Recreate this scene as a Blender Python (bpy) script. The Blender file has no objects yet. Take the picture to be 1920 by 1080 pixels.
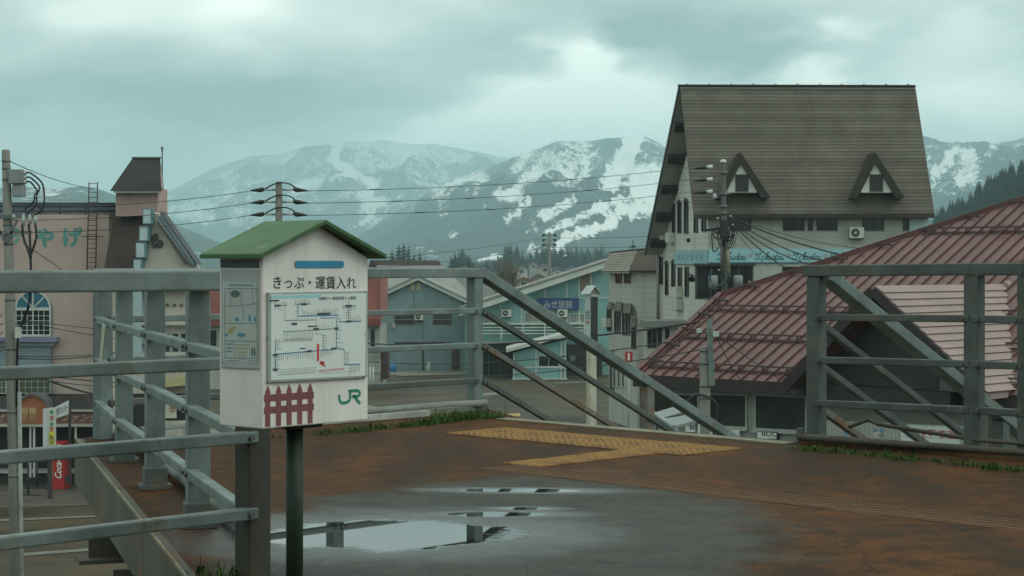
import bpy, bmesh, math, random
import numpy as np
from mathutils import Vector, Matrix, noise as mnoise

random.seed(7)
SC = bpy.context.scene
COL = SC.collection

# ---------------------------------------------------------------- camera
F = 3400.0            # focal length in photograph pixels (1920 wide)
HZ = 500.0            # horizon row in the photograph
EYE = 1.15            # eye height above the deck
STREET = -9.0
HAZE_D = 2.1e-4
cam_d = bpy.data.cameras.new('camera')
cam = bpy.data.objects.new('camera', cam_d)
COL.objects.link(cam)
cam.location = (0, 0, EYE)
cam.rotation_euler = (math.radians(90), 0, 0)
cam_d.sensor_width = 36.0
cam_d.lens = 36.0 * F / 1920.0
cam_d.shift_y = -(540.0 - HZ) / 1920.0
cam_d.clip_start = 0.1
cam_d.clip_end = 60000
SC.camera = cam

# ---------------------------------------------------------------- world, sun, exposure
SUN_EL, SUN_AZ = math.radians(45), math.radians(112)
W = bpy.data.worlds.new('World'); SC.world = W; W.use_nodes = True
def build_world():
    nt = W.node_tree; N = nt.nodes; L = nt.links
    N.clear()
    out = N.new('ShaderNodeOutputWorld'); bg = N.new('ShaderNodeBackground')
    tc = N.new('ShaderNodeTexCoord')
    sky = N.new('ShaderNodeTexSky'); sky.sky_type = 'NISHITA'; sky.sun_disc = False
    sky.sun_elevation = SUN_EL; sky.sun_rotation = SUN_AZ; sky.air_density = 1.5; sky.dust_density = 3
    def math_(op, a, b=None, c=None):
        n = N.new('ShaderNodeMath'); n.operation = op
        for i, v in enumerate((a, b, c)):
            if v is None: continue
            if isinstance(v, (int, float)): n.inputs[i].default_value = v
            else: L.new(v, n.inputs[i])
        return n.outputs[0]
    # distorted direction for soft torn cloud edges
    mp = N.new('ShaderNodeMapping'); mp.inputs['Scale'].default_value = (1, 1, 2.4)
    L.new(tc.outputs['Generated'], mp.inputs[0])
    def noise(scale, det, rough, w=0.0):
        n = N.new('ShaderNodeTexNoise'); n.noise_dimensions = '4D'; n.inputs['W'].default_value = w
        n.inputs['Scale'].default_value = scale; n.inputs['Detail'].default_value = det; n.inputs['Roughness'].default_value = rough
        L.new(mp.outputs[0], n.inputs['Vector']); return n
    wob = noise(13, 8, .6, 3.0)
    sub = N.new('ShaderNodeVectorMath'); sub.operation = 'SUBTRACT'; sub.inputs[1].default_value = (.5, .5, .5)
    L.new(wob.outputs['Color'], sub.inputs[0])
    scl = N.new('ShaderNodeVectorMath'); scl.operation = 'SCALE'; scl.inputs['Scale'].default_value = .10
    L.new(sub.outputs[0], scl.inputs[0])
    add = N.new('ShaderNodeVectorMath'); add.operation = 'ADD'
    L.new(mp.outputs[0], add.inputs[0]); L.new(scl.outputs[0], add.inputs[1])
    val = None
    for (u, v, r, a) in CLOUDS:
        d = Vector(((u - 960) / F, 1, (HZ - v) / F)).normalized()
        dist = N.new('ShaderNodeVectorMath'); dist.operation = 'DISTANCE'
        L.new(add.outputs[0], dist.inputs[0]); dist.inputs[1].default_value = (d.x, d.y, d.z * 2.4)
        mr = N.new('ShaderNodeMapRange'); mr.interpolation_type = 'SMOOTHSTEP'
        mr.inputs['From Min'].default_value = r / F; mr.inputs['From Max'].default_value = 0
        mr.inputs['To Min'].default_value = 0; mr.inputs['To Max'].default_value = a * 1.45
        L.new(dist.outputs['Value'], mr.inputs['Value'])
        val = mr.outputs[0] if val is None else math_('ADD', val, mr.outputs[0])
    n1 = noise(5.5, 7, .55, 1.3); n2 = noise(22, 5, .5, 8.1)
    val = math_('ADD', val, math_('MULTIPLY', math_('SUBTRACT', n1.outputs[0], .5), .75))
    val = math_('ADD', val, math_('MULTIPLY', math_('SUBTRACT', n2.outputs[0], .5), .38))
    val = math_('ADD', val, .52)
    cr = N.new('ShaderNodeValToRGB'); e = cr.color_ramp.elements
    e[0].position = 0.0; e[0].color = CLOUD_RAMP[0] + (1,)
    e[1].position = 1.0; e[1].color = CLOUD_RAMP[2] + (1,)
    m = e.new(.5); m.color = CLOUD_RAMP[1] + (1,)
    L.new(val, cr.inputs[0])
    sk = N.new('ShaderNodeVectorMath'); sk.operation = 'SCALE'; sk.inputs['Scale'].default_value = .10
    L.new(sky.outputs[0], sk.inputs[0])
    mx = N.new('ShaderNodeMix'); mx.data_type = 'RGBA'; mx.inputs['Factor'].default_value = .92
    L.new(sk.outputs[0], mx.inputs[6]); L.new(cr.outputs[0], mx.inputs[7])
    L.new(mx.outputs[2], bg.inputs['Color']); bg.inputs['Strength'].default_value = 1.0
    L.new(bg.outputs[0], out.inputs['Surface'])
CLOUD_RAMP = [(.40, .48, .46), (1.20, 1.31, 1.20), (2.75, 2.82, 2.50)]
# soft cloud masses: where, how wide (photo pixels), brighter or darker
CLOUDS = [(300, 195, 360, -.36), (60, 190, 240, -.18), (560, 205, 330, -.38), (800, 190, 200, -.16), (900, 90, 210, -.26), (1010, 150, 90, -.22), (1120, 10, 260, -.24), (1330, 60, 280, -.42), (1400, 130, 150, -.26), (1180, 60, 110, -.18),
          (1085, 100, 150, .40), (1060, 170, 200, .36), (1200, 215, 320, .44), (960, 250, 330, .36), (700, 330, 480, .40), (200, 330, 420, .34), (1500, 330, 500, .2), (1510, 150, 150, .40), (1560, 60, 110, .32), (1830, 190, 300, .34), (1800, 60, 160, .16),
          (420, 5, 260, .30), (160, 20, 200, .28), (420, 110, 240, .12), (1760, 235, 120, -.14)]
build_world()
sun_d = bpy.data.lights.new('sun', 'SUN'); sun = bpy.data.objects.new('sun', sun_d); COL.objects.link(sun)
sun_d.energy = 1.0; sun_d.angle = math.radians(25); sun_d.color = (.96, 1.0, .94)
sd = Vector((math.sin(SUN_AZ) * math.cos(SUN_EL), math.cos(SUN_AZ) * math.cos(SUN_EL), math.sin(SUN_EL)))
sun.rotation_euler = (-sd).to_track_quat('-Z', 'Y').to_euler()
SC.view_settings.view_transform = 'Standard'; SC.view_settings.look = 'None'
SC.view_settings.exposure = -0.34; SC.view_settings.gamma = 1.0
SC.render.engine = 'CYCLES'
SC.cycles.use_denoising = True
SC.cycles.volume_bounces = 2
SC.cycles.max_bounces = 6
SC.cycles.transparent_max_bounces = 8

# ---------------------------------------------------------------- helpers
UP = Vector((0, 0, 1))
def P(u, v, d):
    """point seen at photo pixel (u, v) at distance d along the view"""
    return Vector(((u - 960) / F * d, d, EYE + (HZ - v) / F * d))
def on_plane(u, v, pl, off=0.0):
    p0, n = pl
    o = Vector((0, 0, EYE)); r = Vector(((u - 960) / F, 1, (HZ - v) / F))
    t = (p0 + n * off - o).dot(n) / r.dot(n)
    return o + r * t
def vplane(p, direction):
    """vertical plane through p along a horizontal direction, normal towards the camera"""
    d = Vector((direction[0], direction[1], 0)).normalized(); n = Vector((d.y, -d.x, 0))
    if n.dot(Vector((0, 0, EYE)) - p) < 0: n = -n
    return (p, n)
def ground_pt(u, v, z=0.0):
    d = (EYE - z) * F / (v - HZ)
    return Vector(((u - 960) / F * d, d, z))

class MB:
    def __init__(s): s.v = []; s.f = []; s.smooth = False
    def add(s, vs, fs):
        o = len(s.v); s.v += [Vector(v) for v in vs]; s.f += [tuple(i + o for i in f) for f in fs]; return s
    def box(s, c, size, ax=None):
        c = Vector(c); X, Y, Z = ax if ax else (Vector((1, 0, 0)), Vector((0, 1, 0)), UP)
        h = [q / 2 for q in size]
        vs = [c + X * (h[0] * a) + Y * (h[1] * b) + Z * (h[2] * e) for a in (-1, 1) for b in (-1, 1) for e in (-1, 1)]
        return s.add(vs, [(0, 1, 3, 2), (4, 6, 7, 5), (0, 4, 5, 1), (2, 3, 7, 6), (0, 2, 6, 4), (1, 5, 7, 3)])
    def bbox(s, lo, hi):
        lo, hi = Vector(lo), Vector(hi); return s.box((lo + hi) / 2, hi - lo)
    def beam(s, p, q, w, h, up=UP):
        """bar from p to q, w wide sideways, h tall along up"""
        p, q = Vector(p), Vector(q); d = (q - p).normalized(); side = d.cross(up).normalized(); u2 = side.cross(d).normalized()
        return s.box((p + q) / 2, ((q - p).length, w, h), (d, side, u2))
    def tube(s, pts, r, n=8, cap=True):
        pts = [Vector(p) for p in pts]; rings = []; prev = None
        for i, p in enumerate(pts):
            d = (pts[min(i + 1, len(pts) - 1)] - pts[max(i - 1, 0)]).normalized()
            a = d.cross(UP) if abs(d.z) < .98 else d.cross(Vector((1, 0, 0)))
            a.normalize(); b = d.cross(a).normalized()
            rr = r[i] if isinstance(r, (list, tuple)) else r
            rings.append([p + (a * math.cos(2 * math.pi * k / n) + b * math.sin(2 * math.pi * k / n)) * rr for k in range(n)])
        vs = [v for R in rings for v in R]; fs = []
        for i in range(len(rings) - 1):
            for k in range(n):
                fs.append((i * n + k, i * n + (k + 1) % n, (i + 1) * n + (k + 1) % n, (i + 1) * n + k))
        if cap: fs += [tuple(range(n))[::-1], tuple((len(rings) - 1) * n + k for k in range(n))]
        s.add(vs, fs); s.smooth = True; return s
    def prism(s, poly, vec):
        """closed slab: planar polygon extruded by vec"""
        n = len(poly); a = [Vector(p) for p in poly]; b = [p + Vector(vec) for p in a]
        return s.add(a + b, [tuple(range(n)), tuple(range(2 * n - 1, n - 1, -1))] + [(i, (i + 1) % n + 0, (i + 1) % n + n, i + n)[::-1] for i in range(n)])
    def pp(s, px, pl, off=0.0, th=.04):
        """photo-pixel polygon laid on a plane, from off-th to off along the normal"""
        poly = [on_plane(u, v, pl) + pl[1] * (off - th) for u, v in px]
        return s.prism(poly, pl[1] * th)
    def rect(s, u0, v0, u1, v1, pl, off=0.0, th=.04):
        return s.pp([(u0, v0), (u1, v0), (u1, v1), (u0, v1)], pl, off, th)
    def frame(s, u0, v0, u1, v1, pl, w, off=.05, th=.05):
        """four bars round a pixel rectangle; w in pixels"""
        s.rect(u0, v0, u1, v0 + w, pl, off, th); s.rect(u0, v1 - w, u1, v1, pl, off, th)
        s.rect(u0, v0 + w, u0 + w, v1 - w, pl, off, th); s.rect(u1 - w, v0 + w, u1, v1 - w, pl, off, th); return s

ORIG = {}
def obj(name, mb, mat, parent=None, bevel=0.0, origin=None):
    if parent is not None: o0 = ORIG[parent.name]
    elif origin is not None: o0 = Vector(origin)
    else:
        xs = [v.x for v in mb.v]; ys = [v.y for v in mb.v]; zs = [v.z for v in mb.v]
        o0 = Vector(((min(xs) + max(xs)) / 2, (min(ys) + max(ys)) / 2, min(zs)))
    me = bpy.data.meshes.new(name)
    me.from_pydata([tuple(v - o0) for v in mb.v], [], mb.f)
    bm = bmesh.new(); bm.from_mesh(me); bmesh.ops.recalc_face_normals(bm, faces=bm.faces); bm.to_mesh(me); bm.free()
    me.materials.append(mat)
    if mb.smooth:
        for p in me.polygons: p.use_smooth = len(p.vertices) == 4
    o = bpy.data.objects.new(name, me); COL.objects.link(o)
    if parent is not None: o.parent = parent
    else: o.location = o0
    ORIG[o.name] = o0
    if bevel:
        b = o.modifiers.new('bevel', 'BEVEL'); b.width = bevel; b.segments = 2; b.limit_method = 'ANGLE'
    return o
def thing(name, loc, label, cat, group=None):
    o = bpy.data.objects.new(name, None); COL.objects.link(o); o.location = loc; o.empty_display_size = .2
    ORIG[o.name] = Vector(loc); o['label'] = label; o['category'] = cat
    if group: o['group'] = group
    return o
def tag(o, label, cat, group=None):
    o['label'] = label; o['category'] = cat
    if group: o['group'] = group
    return o
def struct(o): o['kind'] = 'structure'; return o
def stuff(o, label=None, cat=None):
    o['kind'] = 'stuff'
    if label: o['label'] = label
    if cat: o['category'] = cat
    return o
def copy_tree(o, parent=None):
    c = o.copy(); COL.objects.link(c); c.parent = parent
    ORIG[c.name] = ORIG.get(o.name, Vector())
    for ch in list(o.children): copy_tree(ch, c)
    return c

def text_mb(string, origin, right, up, width, height, depth=.003, shear=0.0, bold=0.0, spacing=1.0):
    """lettering laid on a surface: lower left corner, directions and the size it must fill"""
    cu = bpy.data.curves.new('text', 'FONT'); cu.body = string; cu.shear = shear; cu.offset = bold; cu.space_character = spacing
    cu.resolution_u = 3
    o = bpy.data.objects.new('text', cu); COL.objects.link(o)
    dg = bpy.context.evaluated_depsgraph_get(); me = bpy.data.meshes.new_from_object(o.evaluated_get(dg))
    bpy.data.objects.remove(o); bpy.data.curves.remove(cu)
    mb = MB()
    if not me.vertices: return mb
    xs = [v.co.x for v in me.vertices]; ys = [v.co.y for v in me.vertices]
    sx = width / max(1e-6, max(xs) - min(xs)); sy = height / max(1e-6, max(ys) - min(ys))
    right = Vector(right).normalized(); up = Vector(up).normalized(); n = right.cross(up)
    vs = [Vector(origin) + right * ((v.co.x - min(xs)) * sx) + up * ((v.co.y - min(ys)) * sy) + n * depth for v in me.vertices]
    mb.add(vs, [tuple(p.vertices) for p in me.polygons]); bpy.data.meshes.remove(me)
    return mb
def text_px(string, u0, v0, u1, v1, pl, off=.02, **k):
    a = on_plane(u0, v1, pl, off); b = on_plane(u1, v1, pl, off); c = on_plane(u0, v0, pl, off)
    return text_mb(string, a, b - a, c - a, (b - a).length, (c - a).length, depth=0, **k)

def stroke_mb(pts, w, n, closed=False):
    """flat ribbon along points on a surface with normal n"""
    mb = MB(); pts = [Vector(p) for p in pts]; L_ = []; R_ = []
    for i, p in enumerate(pts):
        d = (pts[min(i + 1, len(pts) - 1)] - pts[max(i - 1, 0)]).normalized(); s = n.cross(d).normalized()
        ww = w[i] if isinstance(w, (list, tuple)) else w
        L_.append(p + s * ww / 2); R_.append(p - s * ww / 2)
    k = len(pts); mb.add(L_ + R_, [(i, i + 1, i + 1 + k, i + k) for i in range(k - 1)])
    return mb

# ---------------------------------------------------------------- materials
MAT = {}
def M(name, col, rough=.6, var=.25, scale=3.0, metal=0.0, streak=0.0, rust=0.0, rustcol=(.16, .065, .025), bump=.15, bscale=None, spec=.5, lines=None, stain=None):
    """painted / built surface: base colour with grain, run-down streaks, blotches of rust or dirt and fine relief"""
    if name in MAT: return MAT[name]
    m = bpy.data.materials.new(name); m.use_nodes = True; nt = m.node_tree; N = nt.nodes; L = nt.links
    b = N['Principled BSDF']; b.inputs['Roughness'].default_value = rough; b.inputs['Metallic'].default_value = metal
    b.inputs['Specular IOR Level'].default_value = spec
    tc = N.new('ShaderNodeTexCoord')
    def noise(sc, det=5, vec=None, rg=.6):
        n = N.new('ShaderNodeTexNoise'); n.inputs['Scale'].default_value = sc; n.inputs['Detail'].default_value = det; n.inputs['Roughness'].default_value = rg
        L.new(vec if vec else tc.outputs['Object'], n.inputs['Vector']); return n.outputs[0]
    def mr(v, a, b_, c, d):
        n = N.new('ShaderNodeMapRange'); L.new(v, n.inputs[0])
        for i, q in enumerate((a, b_, c, d)): n.inputs[i + 1].default_value = q
        return n.outputs[0]
    def mixc(f, c1, c2, mode='MIX'):
        n = N.new('ShaderNodeMix'); n.data_type = 'RGBA'; n.blend_type = mode
        for inp, v in ((n.inputs[0], f), (n.inputs[6], c1), (n.inputs[7], c2)):
            if isinstance(v, tuple): inp.default_value = v + ((1,) if len(v) == 3 else ())
            elif isinstance(v, (int, float)): inp.default_value = v
            else: L.new(v, inp)
        return n.outputs[2]
    n1 = noise(scale); n2 = noise(scale * 7.3, 4)
    c = mixc(mr(n1, .3, .7, 0, 1), tuple(q * (1 - var) for q in col), tuple(min(1, q * (1 + var)) for q in col))
    c = mixc(mr(n2, .35, .75, 0, var * .8), c, tuple(q * .55 for q in col))
    if streak:
        mp = N.new('ShaderNodeMapping'); mp.inputs['Scale'].default_value = (scale * 2.2, scale * 2.2, scale * .12); L.new(tc.outputs['Object'], mp.inputs[0])
        s_ = noise(1.0, 5, mp.outputs[0], .65)
        c = mixc(mr(s_, .5, .72, 0, streak), c, stain if stain else tuple(q * .38 for q in col))
    if lines:
        # joints of boards too narrow to build: (axis scale vector, width, darkness)
        vec, wd, dk = lines
        dt = N.new('ShaderNodeVectorMath'); dt.operation = 'DOT_PRODUCT'; L.new(tc.outputs['Object'], dt.inputs[0]); dt.inputs[1].default_value = vec
        fr = N.new('ShaderNodeMath'); fr.operation = 'FRACT'; L.new(dt.outputs['Value'], fr.inputs[0])
        lt = N.new('ShaderNodeMath'); lt.operation = 'LESS_THAN'; L.new(fr.outputs[0], lt.inputs[0]); lt.inputs[1].default_value = wd
        ml = N.new('ShaderNodeMath'); ml.operation = 'MULTIPLY'; L.new(lt.outputs[0], ml.inputs[0]); ml.inputs[1].default_value = dk
        c = mixc(ml.outputs[0], c, tuple(q * .3 for q in col))
    rv = None
    if rust:
        n3 = noise(scale * .9, 7, None, .7)
        rv = mr(n3, .62 - rust * .3, .72 - rust * .22, 0, .9)
        n4 = noise(scale * 9, 3)
        c = mixc(rv, c, mixc(n4, rustcol, tuple(q * 1.8 for q in rustcol)))
        rr = N.new('ShaderNodeMix'); rr.data_type = 'FLOAT'; L.new(rv, rr.inputs[0]); rr.inputs[2].default_value = rough; rr.inputs[3].default_value = .85
        L.new(rr.outputs[0], b.inputs['Roughness'])
        if metal:
            r2 = N.new('ShaderNodeMix'); r2.data_type = 'FLOAT'; L.new(rv, r2.inputs[0]); r2.inputs[2].default_value = metal; r2.inputs[3].default_value = 0
            L.new(r2.outputs[0], b.inputs['Metallic'])
    L.new(c, b.inputs['Base Color'])
    if bump:
        bp = N.new('ShaderNodeBump'); bp.inputs['Strength'].default_value = bump; bp.inputs['Distance'].default_value = .02
        L.new(noise(bscale if bscale else scale * 12, 4), bp.inputs['Height']); L.new(bp.outputs[0], b.inputs['Normal'])
    MAT[name] = m; return m
def glass(name, col=(.02, .028, .03), rough=.08):
    return M(name, col, rough, .5, .7, bump=0, spec=.35)

# ================================================================ terrain
def ground_material():
    m = bpy.data.materials.new('valley_ground'); m.use_nodes = True; nt = m.node_tree; N = nt.nodes; L = nt.links; b = N['Principled BSDF']
    tc = N.new('ShaderNodeTexCoord'); n = N.new('ShaderNodeTexNoise'); n.inputs['Scale'].default_value = .012; n.inputs['Detail'].default_value = 8
    L.new(tc.outputs['Object'], n.inputs['Vector'])
    cr = N.new('ShaderNodeValToRGB'); e = cr.color_ramp.elements
    e[0].position = .35; e[0].color = (.05, .06, .035, 1); e[1].position = .68; e[1].color = (.13, .11, .075, 1)
    L.new(n.outputs[0], cr.inputs[0]); L.new(cr.outputs[0], b.inputs['Base Color']); b.inputs['Roughness'].default_value = .95
    return m
g = MB(); g.add([(-14000, -3000, STREET), (14000, -3000, STREET), (14000, 15000, STREET), (-14000, 15000, STREET)], [(0, 1, 2, 3)])
struct(obj('ground', g, ground_material(), origin=(0, 0, STREET)))

asphalt = M('asphalt', (.066, .056, .036), .62, .5, .22, bump=.25, bscale=30, rust=.22, rustcol=(.075, .050, .028), spec=.12)
asphalt_wet = M('asphalt_wet', (.042, .045, .042), .38, .4, .5, bump=.2, bscale=30)
concrete_pave = M('concrete_paving', (.20, .195, .165), .8, .3, .5, bump=.2, bscale=20)
road_paint = M('road_paint', (.14, .145, .115), .7, .3, 1.2)
road_yellow = M('road_paint_yellow', (.40, .27, .08), .7, .3, 1.2)
def sheet(name, pts, mat, z):
    mb = MB(); mb.add([(x, y, z) for x, y in pts], [tuple(range(len(pts)))]); return struct(obj(name, mb, mat))
# square in front of the station and the street along the shops
sheet('street', [(-60, 8), (45, 8), (45, 200), (-60, 200)], asphalt, STREET + .012)
def street_px(pts): return [tuple(ground_pt(u, v, STREET)[:2]) for u, v in pts]
sheet('pavement', street_px([(700, 706), (905, 702), (905, 694), (700, 696)]), concrete_pave, STREET + .03)
sheet('pavement', street_px([(690, 760), (760, 775), (880, 768), (880, 775), (750, 786), (690, 790)]), concrete_pave, STREET + .024)
sheet('pavement', street_px([(-60, 955), (180, 948), (180, 907), (-60, 909)]), M('gravel_verge', (.075, .068, .05), .95, .5, .8, bump=.4, bscale=25), STREET + .024)
for nm, pts, mt in [('road_marking', [(0, 975), (200, 967), (200, 970), (0, 979)], road_paint), ('road_marking', [(20, 1040), (330, 1018), (330, 1022), (20, 1046)], road_paint),
                    ('road_marking', [(760, 768), (850, 766), (840, 776), (745, 778)], road_paint), ('road_marking', [(752, 766), (765, 766), (760, 777), (745, 777)], road_yellow),
                    ('road_marking', [(905, 738), (945, 734), (945, 739), (905, 744)], road_paint), ('road_marking', [(1040, 718), (1100, 716), (1100, 718), (1040, 720)], road_paint),
                    ('road_marking', [(940, 778), (975, 775), (975, 781), (940, 785)], road_yellow)]:
    sheet(nm, street_px(pts), mt, STREET + .034)

# ---------------------------------------------------------------- mountains
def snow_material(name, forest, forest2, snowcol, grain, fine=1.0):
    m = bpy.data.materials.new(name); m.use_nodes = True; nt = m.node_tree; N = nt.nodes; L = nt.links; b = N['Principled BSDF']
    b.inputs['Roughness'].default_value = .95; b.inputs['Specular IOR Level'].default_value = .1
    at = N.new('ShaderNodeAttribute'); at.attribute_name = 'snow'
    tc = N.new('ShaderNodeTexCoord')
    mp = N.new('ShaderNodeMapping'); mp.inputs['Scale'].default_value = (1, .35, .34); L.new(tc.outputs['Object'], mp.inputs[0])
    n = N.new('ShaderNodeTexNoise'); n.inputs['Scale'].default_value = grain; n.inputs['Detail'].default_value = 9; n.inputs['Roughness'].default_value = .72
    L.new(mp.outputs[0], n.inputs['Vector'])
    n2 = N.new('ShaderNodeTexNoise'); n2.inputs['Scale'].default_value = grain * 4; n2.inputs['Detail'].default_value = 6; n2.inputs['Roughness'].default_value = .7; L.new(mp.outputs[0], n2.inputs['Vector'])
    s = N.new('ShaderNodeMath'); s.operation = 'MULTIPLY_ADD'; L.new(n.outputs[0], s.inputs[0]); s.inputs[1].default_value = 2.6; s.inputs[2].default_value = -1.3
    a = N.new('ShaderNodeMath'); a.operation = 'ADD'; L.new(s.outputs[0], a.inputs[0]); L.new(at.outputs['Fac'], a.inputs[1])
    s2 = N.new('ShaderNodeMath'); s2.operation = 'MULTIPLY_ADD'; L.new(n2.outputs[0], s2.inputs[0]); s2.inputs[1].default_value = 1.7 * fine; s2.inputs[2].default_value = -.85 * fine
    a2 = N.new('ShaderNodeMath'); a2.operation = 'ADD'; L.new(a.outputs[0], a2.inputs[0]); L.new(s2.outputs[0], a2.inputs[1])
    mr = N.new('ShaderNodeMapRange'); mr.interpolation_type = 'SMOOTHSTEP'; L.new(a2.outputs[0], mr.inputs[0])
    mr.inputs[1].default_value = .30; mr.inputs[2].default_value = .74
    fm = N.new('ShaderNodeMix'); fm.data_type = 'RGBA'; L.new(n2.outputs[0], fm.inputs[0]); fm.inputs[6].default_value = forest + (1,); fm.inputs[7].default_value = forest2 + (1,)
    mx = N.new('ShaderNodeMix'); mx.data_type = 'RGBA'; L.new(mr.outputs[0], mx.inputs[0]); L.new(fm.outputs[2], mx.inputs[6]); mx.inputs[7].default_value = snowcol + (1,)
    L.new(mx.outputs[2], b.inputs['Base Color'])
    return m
def mountain(name, ridge, d_base, d_ridge, strokes, mat, base_snow, u_step=3.0, rows=110, rough=.06, top_snow=.12, seed=0.0, freq=300.0, label=None):
    us = np.arange(ridge[0][0], ridge[-1][0] + .1, u_step); rv = np.interp(us, [r[0] for r in ridge], [r[1] for r in ridge])
    verts = []; U = np.zeros((rows, len(us))); V = np.zeros((rows, len(us))); RL = np.zeros((rows, len(us)))
    for j in range(rows):
        t = j / (rows - 1)
        for i, u in enumerate(us):
            d = d_base + (d_ridge - d_base) * t
            hz = (HZ - rv[i]) / F * d_ridge + EYE - STREET      # height above the valley at the crest
            x = (u - 960) / F * d
            env = t ** .9
            q = mnoise.fractal(Vector((x / freq + seed, d / (freq * 2.2), seed)), .9, 2.1, 6)
            q2 = abs(mnoise.noise(Vector((x / (freq * .6) + seed * 2, d / (freq * 3), 4.0))))
            z = STREET - 3 + hz * env + hz * rough * (q - .9 * q2 + .15) * (math.sin(math.pi * min(1, t * 1.02)) ** .6 if t < .98 else .12)
            verts.append((x, d, z)); U[j, i] = u; V[j, i] = HZ - (z - EYE) / d * F; RL[j, i] = q - .9 * q2
    # back of the mountain, so it is a solid ridge
    n = len(us); faces = [(j * n + i, j * n + i + 1, (j + 1) * n + i + 1, (j + 1) * n + i) for j in range(rows - 1) for i in range(n - 1)]
    k = len(verts)
    for i, u in enumerate(us):
        x, d, z = verts[(rows - 1) * n + i]; verts.append((x * 1.08, d * 1.18, STREET - 3))
    faces += [((rows - 1) * n + i, (rows - 1) * n + i + 1, k + i + 1, k + i) for i in range(n - 1)]
    me = bpy.data.meshes.new(name); me.from_pydata(verts, [], faces); me.materials.append(mat)
    JU = np.array([[mnoise.noise(Vector((U[j, i] / 13, V[j, i] / 13, seed))) for i in range(n)] for j in range(rows)]); JV = np.array([[mnoise.noise(Vector((U[j, i] / 11, V[j, i] / 11, seed + 9))) for i in range(n)] for j in range(rows)])
    S = np.full(U.shape, base_snow); S += top_snow * np.clip((420 - V) / 160, -1, 1) - .42 * (RL - RL.mean()) * np.clip((450 - V) / 60, .2, 1)
    for st in strokes:
        pts, r, a = st; U_ = U + JU * 9; V_ = V + JV * 7
        best = np.zeros_like(S)
        for (p, q_) in zip(pts[:-1], pts[1:]):
            p = np.array(p, float); q_ = np.array(q_, float); dv = q_ - p; l2 = max(1e-6, dv @ dv)
            tt = np.clip(((U_ - p[0]) * dv[0] + (V_ - p[1]) * dv[1]) / l2, 0, 1)
            dist = np.hypot(U_ - p[0] - tt * dv[0], V_ - p[1] - tt * dv[1])
            best = np.maximum(best, np.clip(1.6 - dist / r, 0, 1))
        S = S + (a * 1.25 if a > .5 else a) * best
    at = me.attributes.new('snow', 'FLOAT', 'POINT'); vals = np.concatenate([S.ravel(), np.zeros(n)]).astype(np.float32); at.data.foreach_set('value', vals)
    for p in me.polygons: p.use_smooth = True
    o = bpy.data.objects.new(name, me); COL.objects.link(o); struct(o); return o
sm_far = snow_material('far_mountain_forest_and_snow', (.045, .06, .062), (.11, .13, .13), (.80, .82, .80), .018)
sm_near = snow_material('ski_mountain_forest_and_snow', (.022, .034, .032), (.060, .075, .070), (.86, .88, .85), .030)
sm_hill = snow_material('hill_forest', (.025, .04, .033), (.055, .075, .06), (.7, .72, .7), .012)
far_ridge = [(180, 470), (240, 420), (300, 366), (335, 349), (365, 334), (400, 316), (450, 301), (520, 288), (570, 275), (630, 268), (690, 262), (750, 264), (810, 268), (860, 278), (920, 290), (970, 300), (1040, 318), (1150, 350), (1300, 400)]
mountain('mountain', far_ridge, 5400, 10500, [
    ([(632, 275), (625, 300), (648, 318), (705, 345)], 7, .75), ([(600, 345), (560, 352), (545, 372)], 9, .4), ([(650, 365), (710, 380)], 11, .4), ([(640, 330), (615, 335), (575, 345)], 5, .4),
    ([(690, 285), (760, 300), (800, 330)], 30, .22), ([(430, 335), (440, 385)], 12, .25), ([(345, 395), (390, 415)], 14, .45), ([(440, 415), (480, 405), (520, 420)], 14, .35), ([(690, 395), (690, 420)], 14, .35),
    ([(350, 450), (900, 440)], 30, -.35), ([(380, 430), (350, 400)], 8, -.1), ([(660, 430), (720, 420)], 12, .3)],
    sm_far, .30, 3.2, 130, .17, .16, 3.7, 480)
ski_ridge = [(560, 492), (640, 455), (700, 425), (760, 385), (800, 357), (850, 333), (900, 313), (950, 298), (985, 284), (1020, 271), (1050, 264), (1080, 262), (1115, 263), (1150, 260), (1180, 254), (1212, 254), (1235, 266),
             (1260, 284), (1310, 300), (1420, 300), (1560, 275), (1700, 252), (1735, 256), (1760, 264), (1800, 266), (1830, 270), (1860, 268), (1890, 262), (1920, 258), (2040, 240)]
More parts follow.
